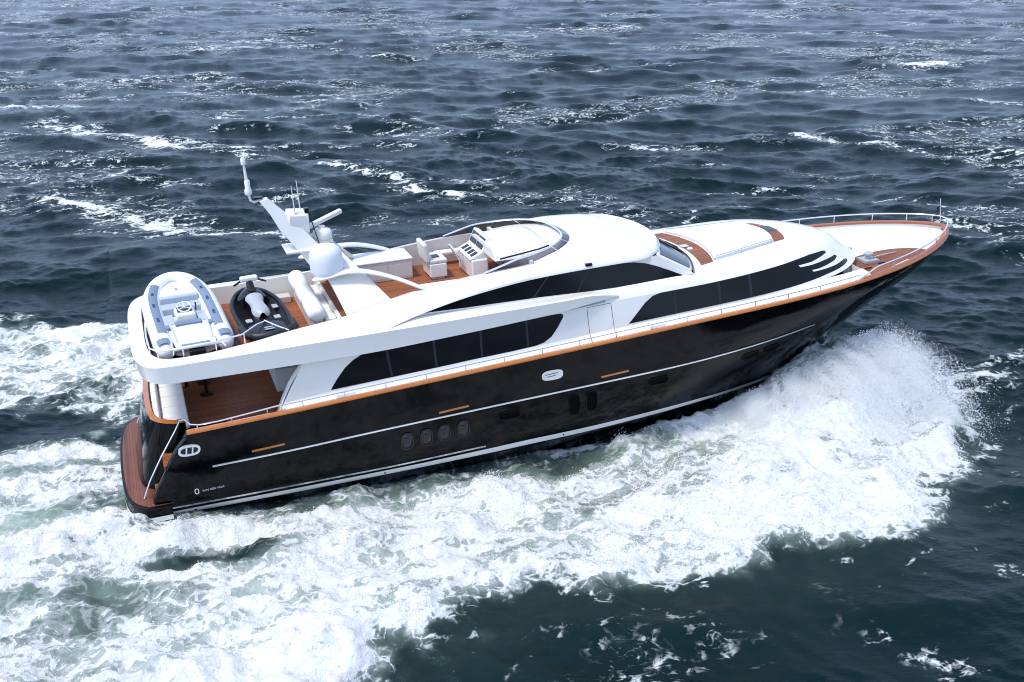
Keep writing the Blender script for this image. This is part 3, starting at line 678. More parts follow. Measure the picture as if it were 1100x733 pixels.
# ---- mast
mast=build('mast',MB().grid([[(x-w*.55,-b,z-d),(x+w*.45,-b*.8,z+d*.2),(x+w*.45,b*.8,z+d*.2),(x-w*.55,b,z-d)] for x,z,w,b,d in ((6.6,5.15,.95,.56,.16),(6.25,5.55,.72,.48,.10),(5.85,6.05,.54,.38,.09),(5.45,6.60,.50,.30,.10),(5.15,7.00,.32,.19,.06),(4.86,7.36,.22,.12,.05))],True,True),'white',Y,bevel=.02,smooth=40)
for s in (-1,1):
    m=MB()
    # slanted legs from the coaming up to the crosspiece
    m.add([(6.45,s*2.08,4.42),(7.75,s*2.02,4.62),(7.45,s*2.0,4.70),(6.02,s*.42,5.86),(6.62,s*.34,5.90),(6.56,s*.22,5.88),(5.98,s*.30,5.80),(6.5,s*1.85,4.40),(7.70,s*1.85,4.60)],[(0,1,4,3),(3,4,5,6),(0,3,6,7),(1,8,5,4),(7,6,5,8)])
    build('mast_leg',m,'white',mast,bevel=.015)
for s in (-1,1):
    build('crosspiece',MB().grid([[(5.95-.05,s*y,z-.05),(6.9,s*y*.92,z-.04),(6.9,s*y*.92,z+.03),(5.9,s*y,z+.03)] for y,z in ((.25,5.46),(.7,5.36),(1.05,5.30))],True,True),'white',mast,bevel=.02)
    arc=[(5.72,s*1.12,5.27),(6.1,s*1.12,5.30),(6.5,s*1.16,5.40),(6.95,s*1.28,5.44),(7.5,s*1.52,5.34),(8.1,s*1.78,5.12),(8.75,s*2.03,4.80)]
    rows=[]
    for i,p in enumerate(arc):
        w=[.12,.20,.19,.18,.17,.17,.22][i]; h=.06
        rows.append([(p[0],p[1]-w,p[2]-h),(p[0],p[1]+w,p[2]-h),(p[0],p[1]+w,p[2]+h),(p[0],p[1]-w,p[2]+h)])
    build('strut',MB().grid(rows,True,True),'white',mast,subsurf=2,smooth=60)
dome=build('satellite_dome',MB().lathe((6.22,-.86,5.30),[(.30,0),(.38,.02),(.43,.07),(.44,.14),(.445,.46),(.43,.60),(.385,.71),(.28,.80),(.14,.84),(.01,.845)],32),'hyp',mast,smooth=50)
build('dome_base',MB().lathe((6.22,-.86,5.26),[(.32,0),(.36,.02),(.36,.05)],28),'white',dome)
rad=build('radar',MB().lathe((6.35,.15,6.02),[(.24,0),(.27,.04),(.27,.16),(.22,.26),(.10,.30),(.09,.36)],24),'white',mast,smooth=50)
build('spreader',MB().box(5.25,6.05,-.46,.46,5.86,5.93),'white',mast,bevel=.03)
build('radar_bracket',MB().box(5.85,6.6,-.05,.38,5.93,6.02),'white',mast,bevel=.02)
ba=MB().box(-.68,.68,-.075,.075,0,.13); ba.xf(Matrix.Translation((6.35,.15,6.46))@Matrix.Rotation(math.radians(18),4,'Z')@Matrix.Rotation(math.radians(-14),4,'Y')); build('scanner_bar',ba,'white',rad,bevel=.04)
m=MB().tube([(4.86,0,7.36),(4.62,0,7.28),(4.53,0,7.34),(4.50,0,7.52)],.035,8)
m.lathe((4.50,0,7.50),[(.085,0),(.10,.03),(.10,.12),(.07,.18),(.075,.36),(.05,.40)],14); m.tube([(4.49,0,7.88),(4.47,0,8.32)],[.045,.03],8); m.lathe((4.465,0,8.30),[(.06,0),(.065,.02),(.065,.16),(.03,.2)],12)
build('masthead_light',m,'white',mast,smooth=45)
build('light_bracket',MB().box(4.62,4.84,-.09,.09,7.37,7.41),'black',mast)
for x,y,z0,z1 in ((5.62,-.22,6.75,7.66),(5.80,.02,6.75,7.74)):
    build('whip_antenna',MB().tube([(x,y,z0),(x,y,z0+.25),(x-.02,y,z1)],[.022,.016,.009],7),'white',mast)
build('horn_box',MB().grid([[(5.42,-w,z0),(5.98,-w,z0-.05),(5.98,w,z0-.05),(5.42,w,z0)] for w,z0 in ((.20,6.35),(.26,6.55),(.26,6.85),(.16,6.98))],True,True),'white',mast,bevel=.05)
build('flood_lamp',MB().box(5.88,6.0,-.22,-.02,6.86,7.0),'black',mast,bevel=.02)
build('cable',MB().tube([(5.98,-.14,6.95),(6.1,-.16,6.4),(6.22,-.18,5.85)],.016,6),'black',mast)
m=MB()
for k in range(5): m.lathe((6.35+.11*k,-.30+.05*k,5.46),[(.03,0),(.03,.10+.05*(k%2)),(.015,.16)],8)
build('deck_lamp',m,'grey',mast)
# ---- foredeck trunk furniture
def arcx(x0,bend,w,n=17): return [(x0+bend*(1-(a*a)),a*w) for a in np.linspace(-1,1,n)]
band1=arcx(16.98,.26,1.78)+arcx(17.42,.32,1.68)[::-1]
build('sunpad_step',sheet(band1,tz,.012),'teakfore',Y)
pad=[(x,y) for x,y in arcx(17.47,.32,1.60)]+arcx(19.74,.30,1.12)[::-1]
sp=build('sunpad',sheet(pad,tz,.085,.2,.09),'cushion',Y,smooth=60)
build('seam',MB().grid([[(17.85+k*.1,y,tz(17.85+k*.1,.1)+.0865) for y in (-.008,.008)] for k in range(22)]),'grey',sp)
band2=arcx(19.80,.30,1.10)+arcx(20.24,.26,.98)[::-1]
t2=build('teak_step',sheet(band2,tz,.012),'teakfore',Y)
hp=[(20.13,-.16),(20.52,-.14),(20.52,.42),(20.1,.44)]; build('deck_hatch',sheet(hp,tz,.02),'smoke',t2)
for s in (-1,1):
    g=MB().tube([(17.55+.2*k,s*(1.62-.5*k*.2/2.2),tz(17.55+.2*k,1.5)+.13) for k in range(12)],.014,6)
    for k in (0,5,11): g.tube([(17.55+.2*k,s*(1.62-.5*k*.2/2.2),tz(17.55+.2*k,1.5)),(17.55+.2*k,s*(1.62-.5*k*.2/2.2),tz(17.55+.2*k,1.5)+.13)],.012,6)
    build('grab_rail',g,'steel',Y)
build('deck_light',MB().lathe((17.35,-.35,tz(17.35,.3)+.01),[(.09,0),(.09,.03),(.05,.06)],14),'white',Y)
# foredeck
xs=22.0+(26.90-22.0)*(1-(1-np.linspace(0,1,60))**2.0); fd=[(x,-max(F(bcap(x))-.12,0)) for x in xs]; fd=fd+[(x,-y) for x,y in fd[-2::-1]]
zfd=lambda x,y:F(zcap(x))-.17+.05*(1-(y/2.8)**2)
build('foredeck',sheet(fd,zfd,0,.3),'white',Y)
te=[(22.35,-2.3)]+[(22.8,-.65)]+[(23.75+1.5*math.sin(a),-1.5+.86*math.cos(a)) for a in np.linspace(-.5,1.9,22)]+[(24.2,-1.75),(23.2,-2.12)]
tk=build('foredeck_teak',sheet(te,zfd,.012,.25),'teakfore',Y)
m=MB()
for (cx,cy,h) in ((23.15,-1.25,.26),):
    m.lathe((cx,cy,zfd(cx,cy)+.01),[(.16,0),(.16,.05),(.10,.07),(.08,h*.6),(.14,h*.75),(.15,h),(.08,h+.04)],18)
m.tube([(23.35,-1.25,zfd(23.3,-1)+.1),(23.8,-1.2,zfd(24,-1)+.08),(24.3,-1.1,zfd(24.3,-.8)+.03)],.02,8)
m.box(22.9,23.4,-1.5,-1.0,zfd(23.1,-1.2)+.01,zfd(23.1,-1.2)+.09)
wl_=build('anchor_windlass',m,'silver',Y,smooth=45)
build('mooring_capstan',MB().lathe((23.05,-.35,zfd(23.05,-.35)+.01),[(.13,0),(.13,.04),(.08,.06),(.07,.14),(.12,.17),(.10,.21)],18),'silver',Y,smooth=45)
for cx,cy in ((23.3,-1.75),(23.0,1.25),(22.7,-1.9)):
    m=MB(); m.tube([(cx-.12,cy,zfd(cx,cy)+.07),(cx+.12,cy,zfd(cx,cy)+.07)],.022,8); m.tube([(cx-.06,cy,zfd(cx,cy)),(cx-.06,cy,zfd(cx,cy)+.07)],.02,6); m.tube([(cx+.06,cy,zfd(cx,cy)),(cx+.06,cy,zfd(cx,cy)+.07)],.02,6)
    build('mooring_cleat',m,'black',Y)
# rails
def along(X0,X1,n,inset,h):
    out=[]
    for X in X0+(X1-X0)*(1-(1-np.linspace(0,1,n))**2.0):
        out.append((X,max(F(bcap(X))-inset,0),F(zcap(X))+h))
    return out
P=along(21.6,26.93,60,.05,.30); P=[(x,y,z-.25*max(0,1-(x-21.6)/.8)) for x,y,z in P]
path=[(x,-y,z) for x,y,z in P]+[(x,y,z) for x,y,z in P[-2::-1]]
m=MB().tube(path,.024,8)
for k in (9,17,27,38,50):
    for s in (-1,1): m.tube([(P[k][0],s*P[k][1],F(zcap(P[k][0]))+.03),(P[k][0],s*P[k][1],P[k][2])],.017,6)
build('bow_rail',m,'railwhite',Y,smooth=60)
for s in (-1,1):
    P=[(X,s*(F(bcap(X))-.07),F(zcap(X))+.20) for X in np.linspace(4.4,21.7,80)]
    m=MB().tube(P,.012,6)
    for X in np.linspace(4.9,21.3,16): m.tube([(X,s*(F(bcap(X))-.07),F(zcap(X))+.03),(X,s*(F(bcap(X))-.07),F(zcap(X))+.20)],.012,6)
    build('side_rail',m,'steel',Y,smooth=60)
m=MB().tube([(26.83,0,zfd(26.7,0)+.3),(26.75,0,4.72)],.014,8); fs=build('flagstaff',m,'railwhite',Y)
build('pennant',MB().grid([[(26.77-.02*k,.012*math.sin(2.2*k),4.50-.10*k+.0),(26.77-.02*k-.10,.03*math.sin(1.9*k+1),4.44-.10*k)] for k in range(4)]),'black',fs)
# boat deck rail
P=[(1.40,-.4,4.52),(1.38,-1.4,4.50),(1.42,-2.25,4.47),(1.6,-2.52,4.46),(2.2,-2.62,4.47),(3.0,-2.58,4.50),(3.72,-2.47,4.56)]
m=MB().tube(P,.022,8)
for i in (1,2,3,4,5,6): m.tube([(P[i][0],P[i][1],4.26),(P[i][0],P[i][1],P[i][2])],.017,6)
build('boat_deck_rail',m,'railwhite',Y,smooth=60)
for s in (-1,1):
    for X in (1.9,6.9,12.1,17.4,20.4):
        z=float(ip(X,BC)); build('drain_outlet',sidepanel(ell(X,z,.028,.028,14,2),hy,s,.020,step=.05),'black',hull)
    for X in (8.2,10.4):
        build('fly_cushion',MB().box(X-.55,X+.45,min(s*1.78,s*1.50),max(s*1.78,s*1.50),FZ+.30,FZ+.42),'cushion',Y,bevel=.05) if s>0 and X>9 else None
    build('navigation_light',MB().box(13.05,13.25,min(s*2.36,s*2.46),max(s*2.36,s*2.46),5.0,5.08),'black',ph,bevel=.02)
build('deck_grille',MB().box(17.2,17.45,-.12,.12,tz(17.3,0)+.016,tz(17.3,0)+.03),'grey',Y)
# ------------------------------------------------------------------ things carried on the yacht
def onboard(name,x,y,z,rz,label,cat,ry=0,group=None):
    return empty(name,YM@Matrix.Translation((x,y,z))@Matrix.Rotation(rz,4,'Z')@Matrix.Rotation(ry,4,'Y'),label,cat,group)
# tender: local +x is its bow
T=onboard('inflatable_tender',2.42,.1,4.02,math.radians(93.5),'white and blue-grey inflatable tender lying across the aft boat deck','tender',ry=math.radians(-3.5))
half=[(-2.22,.74,.30),(-1.9,.75,.33),(-1.2,.76,.34),(-.2,.76,.36),(.7,.74,.40),(1.3,.66,.46),(1.75,.52,.52),(2.05,.32,.57),(2.18,.12,.59),(2.2,0,.595)]
def dens(P,k=4):
    out=[]
    s=np.linspace(0,len(P)-1,(len(P)-1)*k+1); A=np.array(P)
    for c in range(3): out.append(ip(s,[(i,A[i,c]) for i in range(len(P))]))
    return [tuple(p) for p in np.array(out).T]
H=dens(half); full=[(x,-y,z) for x,y,z in H]+[(x,y,z) for x,y,z in H[-2::-1]]
n=len(full); rr=[.262*(.62+.38*min(1,min(i,n-1-i)/5)) for i in range(n)]
rr=[.10 if i in (0,n-1) else r for i,r in enumerate(rr)]
tub=build('inflatable_tube',MB().tube(full,rr,20),'hyp',T,smooth=60)
def tubepatch(i0,i1,a0,a1,off=.006,side=1):
    rows=[]
    for i in range(i0,i1+1):
        p=Vector(H[i]); tt=(Vector(H[i+1])-Vector(H[i-1])).normalized(); o=Vector((-tt.y,tt.x,0)).normalized()   # outward (+y side)
        r=.262+off; rows.append([p+r*(math.cos(a)*o+math.sin(a)*Vector((0,0,1))) for a in np.linspace(a0,a1,7)])
    m=MB().grid(rows)
    if side<0: m.v=[(x,-y,z) for x,y,z in m.v]
    return m
for s in (-1,1):
    build('grip_pad',tubepatch(7,23,math.radians(75),math.radians(128),side=s),'pad',tub)
    build('stern_pad',tubepatch(2,5,math.radians(50),math.radians(120),side=s),'pad',tub)
    for i in (10,14,18): build('valve',tubepatch(i,i+1,math.radians(92),math.radians(106),.012,side=s),'navy',tub)
    build('rub_strake',tubepatch(2,34,math.radians(-22),math.radians(-6),.012,side=s),'pad',tub)
rows=[]
for x,w,zk in ((-2.0,.62,.02),(-1.0,.66,-.04),(0,.66,-.05),(1,.58,.05),(1.6,.40,.22),(1.95,.15,.42)):
    rows.append([(x,-w,.34),(x,-w*.8,.16),(x,0,zk),(x,w*.8,.16),(x,w,.34)])
m=MB().grid(rows); m.add([rows[0][i] for i in range(5)],[(0,1,2,3,4)]); build('lower_hull',m,'hyp',T,smooth=40)
build('tender_floor',MB().box(-2.0,1.5,-.60,.60,.20,.26),'hyp',T)
build('engine_deck',MB().grid([[(x,y,z+.04*(1-(y/.6)**2)) for y in np.linspace(-w,w,9)] for x,w,z in ((-2.25,.40,.36),(-2.15,.50,.42),(-1.6,.54,.46),(-1.1,.54,.48),(-.85,.50,.50),(-.80,.48,.26))]),'white',T,smooth=50)
build('engine_pad',MB().box(-1.02,-.80,-.34,.34,.50,.60),'pad',T,bevel=.04)
build('transom_pad',MB().box(-2.22,-2.06,-.36,.36,.43,.465),'pad',T,bevel=.015)
build('jet_nozzle',MB().box(-2.40,-2.18,-.20,.20,.16,.38),'black',T,bevel=.03)
build('stern_bar',MB().tube([(-2.28,-.60,.44),(-2.3,-.3,.46),(-2.3,.3,.46),(-2.28,.60,.44)],.045,10),'white',T)
for s in (-1,1):
    build('side_seat',MB().box(-.72,-.05,min(s*.30,s*.56),max(s*.30,s*.56),.26,.50),'lgrey',T,bevel=.05)
    build('grab_rail',MB().tube([(-1.9,s*.44,.50),(-1.4,s*.46,.56),(-.9,s*.48,.58),(-.75,s*.48,.52)],.022,8),'railwhite',T)
    build('mooring_plate',MB().box(-1.15,-.95,min(s*.46,s*.64),max(s*.46,s*.64),.545,.575),'pad',T,bevel=.01)
tc_=build('helm_pod',MB().box(-.55,.02,-.26,.26,.26,.66),'white',T,bevel=.08)
build('instrument_panel',MB().box(-.42,-.05,-.19,.19,.662,.675),'black',tc_,bevel=.005)
w_=wheelmesh((0,0,0),.17,0,.018); w_.xf(Matrix.Translation((-.30,0,.76))@Matrix.Rotation(math.radians(62),4,'Y')); build('steering_wheel',w_,'hyp',tc_)
build('throttle',MB().tube([(-.25,-.30,.60),(-.25,-.31,.74),(-.20,-.31,.80)],.02,8),'black',tc_)
build('bench_seat',MB().box(.32,.72,-.56,.56,.26,.52),'lgrey',T,bevel=.05)
build('bench_back',MB().box(.72,.90,-.52,.52,.26,.68),'lgrey',T,bevel=.05)
build('bow_locker',MB().grid([[(x,y,z+.03*(1-(y/(w+.01))**2)) for y in np.linspace(-w,w,9)] for x,w,z in ((.92,.56,.56),(1.2,.52,.60),(1.55,.38,.64),(1.85,.16,.66))]),'white',T,smooth=50)
build('bow_badge',MB().box(2.22,2.42,-.10,.10,.74,.80),'navy',T,bevel=.02)
for s in (-1,1): build('bow_cleat',MB().box(1.28,1.36,-.04+s*.0,.04,.64+.02*(s>0),.67+.02*(s>0)),'steel',T)
m=MB()
for x in (-1.3,.9): m.box(x-.08,x+.08,-.55,.55,-.26,.06)
build('chocks',m,'rubber',T)
# jet ski: local +x is its bow
J=onboard('jet_ski',4.34,-.55,3.88,math.radians(94),'black jet ski with a silver seat, strapped down beside the tender','jet ski')
st_=[(-1.50,.40,.30,.30),(-1.42,.50,.24,.40),(-1.0,.56,.16,.46),(-.3,.60,.12,.52),(.4,.58,.12,.58),(.9,.46,.18,.64),(1.25,.28,.30,.68),(1.48,.06,.50,.68)]
rows=[]
for x,w,zk,zg in st_:
    rows.append([(x,-w,zg),(x,-w*1.02,zg-.12),(x,-w*.75,zk+.06),(x,0,zk-.1),(x,w*.75,zk+.06),(x,w*1.02,zg-.12),(x,w,zg)])
m=MB().grid(rows); m.add(rows[0],[tuple(range(7))]); build('body',m,'black',J,subsurf=1,smooth=60)
gun=[(x,-w,z) for x,w,_,z in st_]+[(x,w,z) for x,w,_,z in st_[::-1]]
build('gunwale',MB().tube(dens(gun,3),.055,10),'rubber',J,smooth=60)
build('foot_well',MB().grid([[(x,-w*.98,z-.02),(x,-w*.62,z-.24),(x,0,z-.24),(x,w*.62,z-.24),(x,w*.98,z-.02)] for x,w,_,z in st_]),'rubber',J,smooth=60)
build('stern_bumper',MB().tube([(-.85,-.62,.46),(-1.30,-.58,.44),(-1.56,-.36,.42),(-1.60,0,.42),(-1.56,.36,.42),(-1.30,.58,.44),(-.85,.62,.46)],[.07,.10,.11,.11,.11,.10,.07],12),'rubber',J,smooth=60)
build('stern_deck',MB().grid([[(x,-w,z-.03),(x,-w*.5,z+.03),(x,w*.5,z+.03),(x,w,z-.03)] for x,w,z in ((-1.52,.36,.40),(-1.2,.44,.44),(-.75,.42,.46),(-.72,.40,.30))]),'black',J,smooth=50)
for k,(x,w) in enumerate(((-1.15,.10),(-1.28,.12))): build('deck_mark',MB().box(x-.03,x+.03,-w,w,.478,.486),'lgrey',J)
build('seat_base',MB().grid([[(x,-w,.26),(x,-w*.8,z),(x,w*.8,z),(x,w,.26)] for x,w,z in ((-.72,.30,.44),(-.3,.24,.60),(.25,.20,.66),(.7,.24,.72),(.85,.26,.60))]),'black',J,smooth=50)
build('seat',MB().grid([[(x,-w,z-.14),(x,-w*.86,z-.02),(x,0,z+.03),(x,w*.86,z-.02),(x,w,z-.14)] for x,w,z in ((-.52,.08,.64),(-.42,.24,.72),(-.1,.20,.76),(.15,.16,.77),(.42,.20,.82),(.55,.26,.86),(.6,.10,.82))]),'silver',J,subsurf=1,smooth=60)
build('side_trim',MB().box(.10,.36,-.50,-.36,.50,.53),'silver',J,bevel=.01)
for s in (-1,1): build('foot_pad',MB().box(-.60,-.38,min(s*.26,s*.42),max(s*.26,s*.42),.46,.50),'silver',J,bevel=.02)
build('gauge',MB().lathe((.78,0,.86),[(.13,0),(.13,.03),(.09,.05),(.01,.045)],18),'rubber',J)
hb=build('handlebar',MB().tube([(.86,-.40,1.02),(.98,-.2,1.08),(1.0,0,1.09),(.98,.2,1.08),(.86,.40,1.02)],.028,8),'black',J,smooth=60)
build('handlebar_pad',MB().box(.90,1.10,-.22,.22,1.04,1.18),'hyp',hb,bevel=.05)
build('steering_column',MB().tube([(.72,0,.70),(.98,0,1.06)],[.13,.08],10),'black',J)
build('bow_hood',MB().grid([[(x,-w,z-.12),(x,-w*.6,z),(x,0,z+.05),(x,w*.6,z),(x,w,z-.12)] for x,w,z in ((.70,.38,.72),(.95,.36,.80),(1.2,.24,.80),(1.42,.08,.74))]),'black',J,subsurf=1,smooth=60)
J.scale=(1.06,1.10,1.06)
build('cradle',MB().box(-.9,-.7,-.4,.4,-.08,.14).box(.5,.7,-.4,.4,-.08,.14),'rubber',J)
# lashings (each loose webbing strap on its own)
def strap(P,label,group='white lashing straps on the boat deck'):
    mw=YM@Matrix.Translation(P[0]); o=build('lashing_strap',MB().tube([Vector(p)-Vector(P[0]) for p in P],.017,6),'hyp'); o.matrix_world=mw
    tag(o,label,'strap',group)
strap([(3.72,-2.46,4.57),(4.12,-1.75,4.50),(4.36,-1.42,4.44)],'white strap from the deck rail to the stern deck of the black jet ski')
strap([(4.36,-1.42,4.47),(4.62,-1.95,4.45),(4.86,-2.30,4.42)],'white strap from the jet ski down to the white coaming forward of it')
strap([(1.95,-2.02,4.42),(1.99,-2.2,4.3),(1.96,-2.50,4.28)],'short white strap under the port quarter of the tender, nearest the stern edge')
strap([(3.08,-1.98,4.46),(3.15,-2.2,4.38),(3.25,-2.46,4.30)],'short white strap under the tender corner beside the jet ski')
# cockpit table
CT=onboard('cockpit_table',2.75,1.85,1.5,0,'dark glossy wooden table on the shaded cockpit floor by the white sofa','table')
build('tabletop',MB().box(-.38,.38,-.95,.95,.62,.67),'gloss_dark',CT,bevel=.02)
for yv in (-.45,.45): build('leg',MB().lathe((0,yv,0),[(.20,0),(.20,.02),(.05,.04),(.05,.58),(.12,.62)],16),'gloss_dark',CT,smooth=45)
# ------------------------------------------------------------------ THE SEA
def hash2(ix,iy,seed):
    h=(ix.astype(np.int64)*374761393+iy.astype(np.int64)*668265263+seed*1442695041)&0xffffffff
    h=((h^(h>>13))*1274126177)&0xffffffff; h=h^(h>>16); return (h&0xffffff)/float(0xffffff)
def vnoise(x,y,seed):
    ix=np.floor(x); iy=np.floor(y); fx=x-ix; fy=y-iy; fx=fx*fx*fx*(fx*(fx*6-15)+10); fy=fy*fy*fy*(fy*(fy*6-15)+10)
    a=hash2(ix,iy,seed); b=hash2(ix+1,iy,seed); c=hash2(ix,iy+1,seed); d=hash2(ix+1,iy+1,seed)
    return (a*(1-fx)+b*fx)*(1-fy)+(c*(1-fx)+d*fx)*fy
def fbm(x,y,o=5,seed=0,g=.5,l=2.03):
    s=0*x; a=1.; t=0.
    ca,sa=math.cos(.6),math.sin(.6)
    for k in range(o):
        s=s+a*vnoise(x,y,seed+k*17); t+=a; a*=g; x,y=(ca*x-sa*y)*l+13.7,(sa*x+ca*y)*l-7.3
    return s/t
def ridge(x,y,o=5,seed=0,g=.55):
    s=0*x; a=1.; t=0.; ca,sa=math.cos(.9),math.sin(.9)
    for k in range(o):
        s=s+a*(1-np.abs(2*vnoise(x,y,seed+k*17)-1)); t+=a; a*=g; x,y=(ca*x-sa*y)*2.07+3.1,(sa*x+ca*y)*2.07+9.2
    return s/t
def ss(a,b,x): t=np.clip((x-a)/(b-a),0,1); return t*t*(3-2*t)
WIND=math.radians(-112)     # direction the waves run towards
def ocean_tile(L,N,hs,lmin,lmax,lp,seed):
    r=np.random.default_rng(seed); k=2*np.pi*np.fft.fftfreq(N,L/N); kx,ky=np.meshgrid(k,k,indexing='ij'); kk=np.hypot(kx,ky); kk[0,0]=1
    kp=2*np.pi/lp; c=(kx*math.cos(WIND)+ky*math.sin(WIND))/kk
    S=np.exp(-1.25*(kp/kk)**2)/kk**3.6*(np.where(c>0,c**4,.06*c**4)+.03)
    S[(kk<2*np.pi/lmax)|(kk>2*np.pi/lmin)]=0; S[0,0]=0
    A=np.sqrt(S)*(r.normal(size=(N,N))+1j*r.normal(size=(N,N)))
    h=np.fft.ifft2(A); sc=hs/4/np.std(h.real); A*=sc; h=h.real*sc
    dx=np.fft.ifft2(-1j*kx/kk*A).real*-1; dy=np.fft.ifft2(-1j*ky/kk*A).real*-1
    def gr(a,w): return np.fft.ifft2(1j*w*np.fft.fft2(a)).real
    jac=(1+1.0*gr(dx,kx))*(1+1.0*gr(dy,ky))-gr(dx,ky)*gr(dy,kx)
    return h,dx,dy,jac,L,N
def samp(a,x,y,L,N):
    u=(x/L*N)%N; v=(y/L*N)%N; i=np.floor(u).astype(int)%N; j=np.floor(v).astype(int)%N; fu=u-np.floor(u); fv=v-np.floor(v); i2=(i+1)%N; j2=(j+1)%N
    return (a[i,j]*(1-fu)+a[i2,j]*fu)*(1-fv)+(a[i,j2]*(1-fu)+a[i2,j2]*fu)*fv
T1=ocean_tile(151.0,1024,.64,2.0,45,14,3)
T2=ocean_tile(37.0,512,.075,.22,2.0,1.6,8)
T3=ocean_tile(83.0,1024,.12,.5,6.0,4.2,21)
def axis(lo,hi,d,end_lo,end_hi,g):
    a=list(np.arange(lo,hi,d)); 
    s=d; x=a[-1]
    while x<end_hi: s=min(s*g,s+.02 if x<230 else s*1.25); x+=s; a.append(x)
    s=d; x=lo; b=[]
    while x>end_lo: s=min(s*g,s+.02 if x>-120 else s*1.25); x-=s; b.append(x)
    return np.array(b[::-1]+a)
XS=axis(-7,29,.085,-4500,4500,1.02); YS=axis(-15.5,16,.085,-4500,4500,1.012)
GX,GY=np.meshgrid(XS,YS,indexing='ij')
def seafields(X,Y):
    """height, choppy offset, foam, aeration and wake of the sea at world X,Y"""
    shp=X.shape; X=X.ravel(); Y=Y.ravel()
    far=np.hypot(X-8,Y); fade=1-ss(260,900,far)
    jx=40*(fbm(X/90,Y/90,2,5)-.5); jy=40*(fbm(X/90,Y/90,2,6)-.5)
    a=(X+.30*jx,Y+.30*jy)
    h1,d1,e1,j1=[samp(q,*a,T1[4],T1[5]) for q in T1[:4]]
    c,s=math.cos(.35),math.sin(.35); b=(c*X-s*Y,s*X+c*Y)
    h2,d2,e2,j2=[samp(q,*b,T2[4],T2[5]) for q in T2[:4]]
    c,s=math.cos(-.5),math.sin(-.5); b=(c*X-s*Y,s*X+c*Y)
    h3,d3,e3,j3=[samp(q,*b,T3[4],T3[5]) for q in T3[:4]]
    grp=.32+1.36*fbm(X/24,Y/24,3,31); det=1-ss(70,220,far); g2=.35+1.3*fbm(X/9,Y/9,2,33)
    h=(h1*grp+h2*det*g2+h3*g2)*fade; ox=(.85*d1*grp+.5*d2*det*g2+.6*d3*g2)*fade; oy=(.85*e1*grp+.5*e2*det*g2+.6*e3*g2)*fade
    # whitecaps and streaks of old foam on the open sea
    mid_=far<420; x,y=X[mid_],Y[mid_]; cap=np.zeros_like(X)
    ca,sa=math.cos(math.radians(20)),math.sin(math.radians(20)); u=ca*x-sa*y; v=sa*x+ca*y
    wx=x+1.0*(fbm(x*.6,y*.6,4,72)-.5)*2; wy=y+1.0*(fbm(x*.6+5,y*.6,4,73)-.5)*2
    gust=fbm(x/13,y/13,3,82)
    fold=ss(.72,.38,j1[mid_]*.75+.25*j3[mid_])*ss(.47,.64,gust)
    lace=ridge(u*.10+.9*fbm(x*.2,y*.2,3,84),v*.22+.9*fbm(x*.2+9,y*.2,3,85),4,83)
    old=ss(.72,.88,lace)*ss(.50,.64,fbm(u*.03,v*.06,3,86))
    brk=ss(.34,.60,fbm(x*.8,y*.8,4,87))
    cc=np.maximum(.62*fold*(.4+.6*brk),.36*old*(.3+.7*brk)); cc=cc*(1-.6*ss(-7,-10,y)*(far[mid_]<40)); cc=np.maximum(cc,.10*ss(.54,.68,fbm(x*.09,y*.11,3,89)))
    for (ax,ay),(bx_,by_),wd,am in CAPS:
        tx,ty=bx_-ax,by_-ay; Ls=tx*tx+ty*ty; tt=np.clip(((wx-ax)*tx+(wy-ay)*ty)/Ls,0,1)
        dd=np.hypot(wx-ax-tt*tx,wy-ay-tt*ty)
        cc=np.maximum(cc,am*(.62*ss(wd*.7,0,dd)*(.45+.55*brk)+.30*ss(wd*2.6,0,dd)))
    cap[mid_]=cc
    dens=cap*1.0; aer=np.zeros_like(X); wake=np.zeros_like(X)
    nr=(X>-38)&(X<34)&(Y>-24)&(Y<26); N_=near_wash(X[nr],Y[nr],h[nr],ox[nr],oy[nr],cap[nr])
    for A_,v_ in zip((h,ox,oy,dens,aer,wake),N_): A_[nr]=v_
    return [q.reshape(shp) for q in (h,ox,oy,dens,aer,wake)]
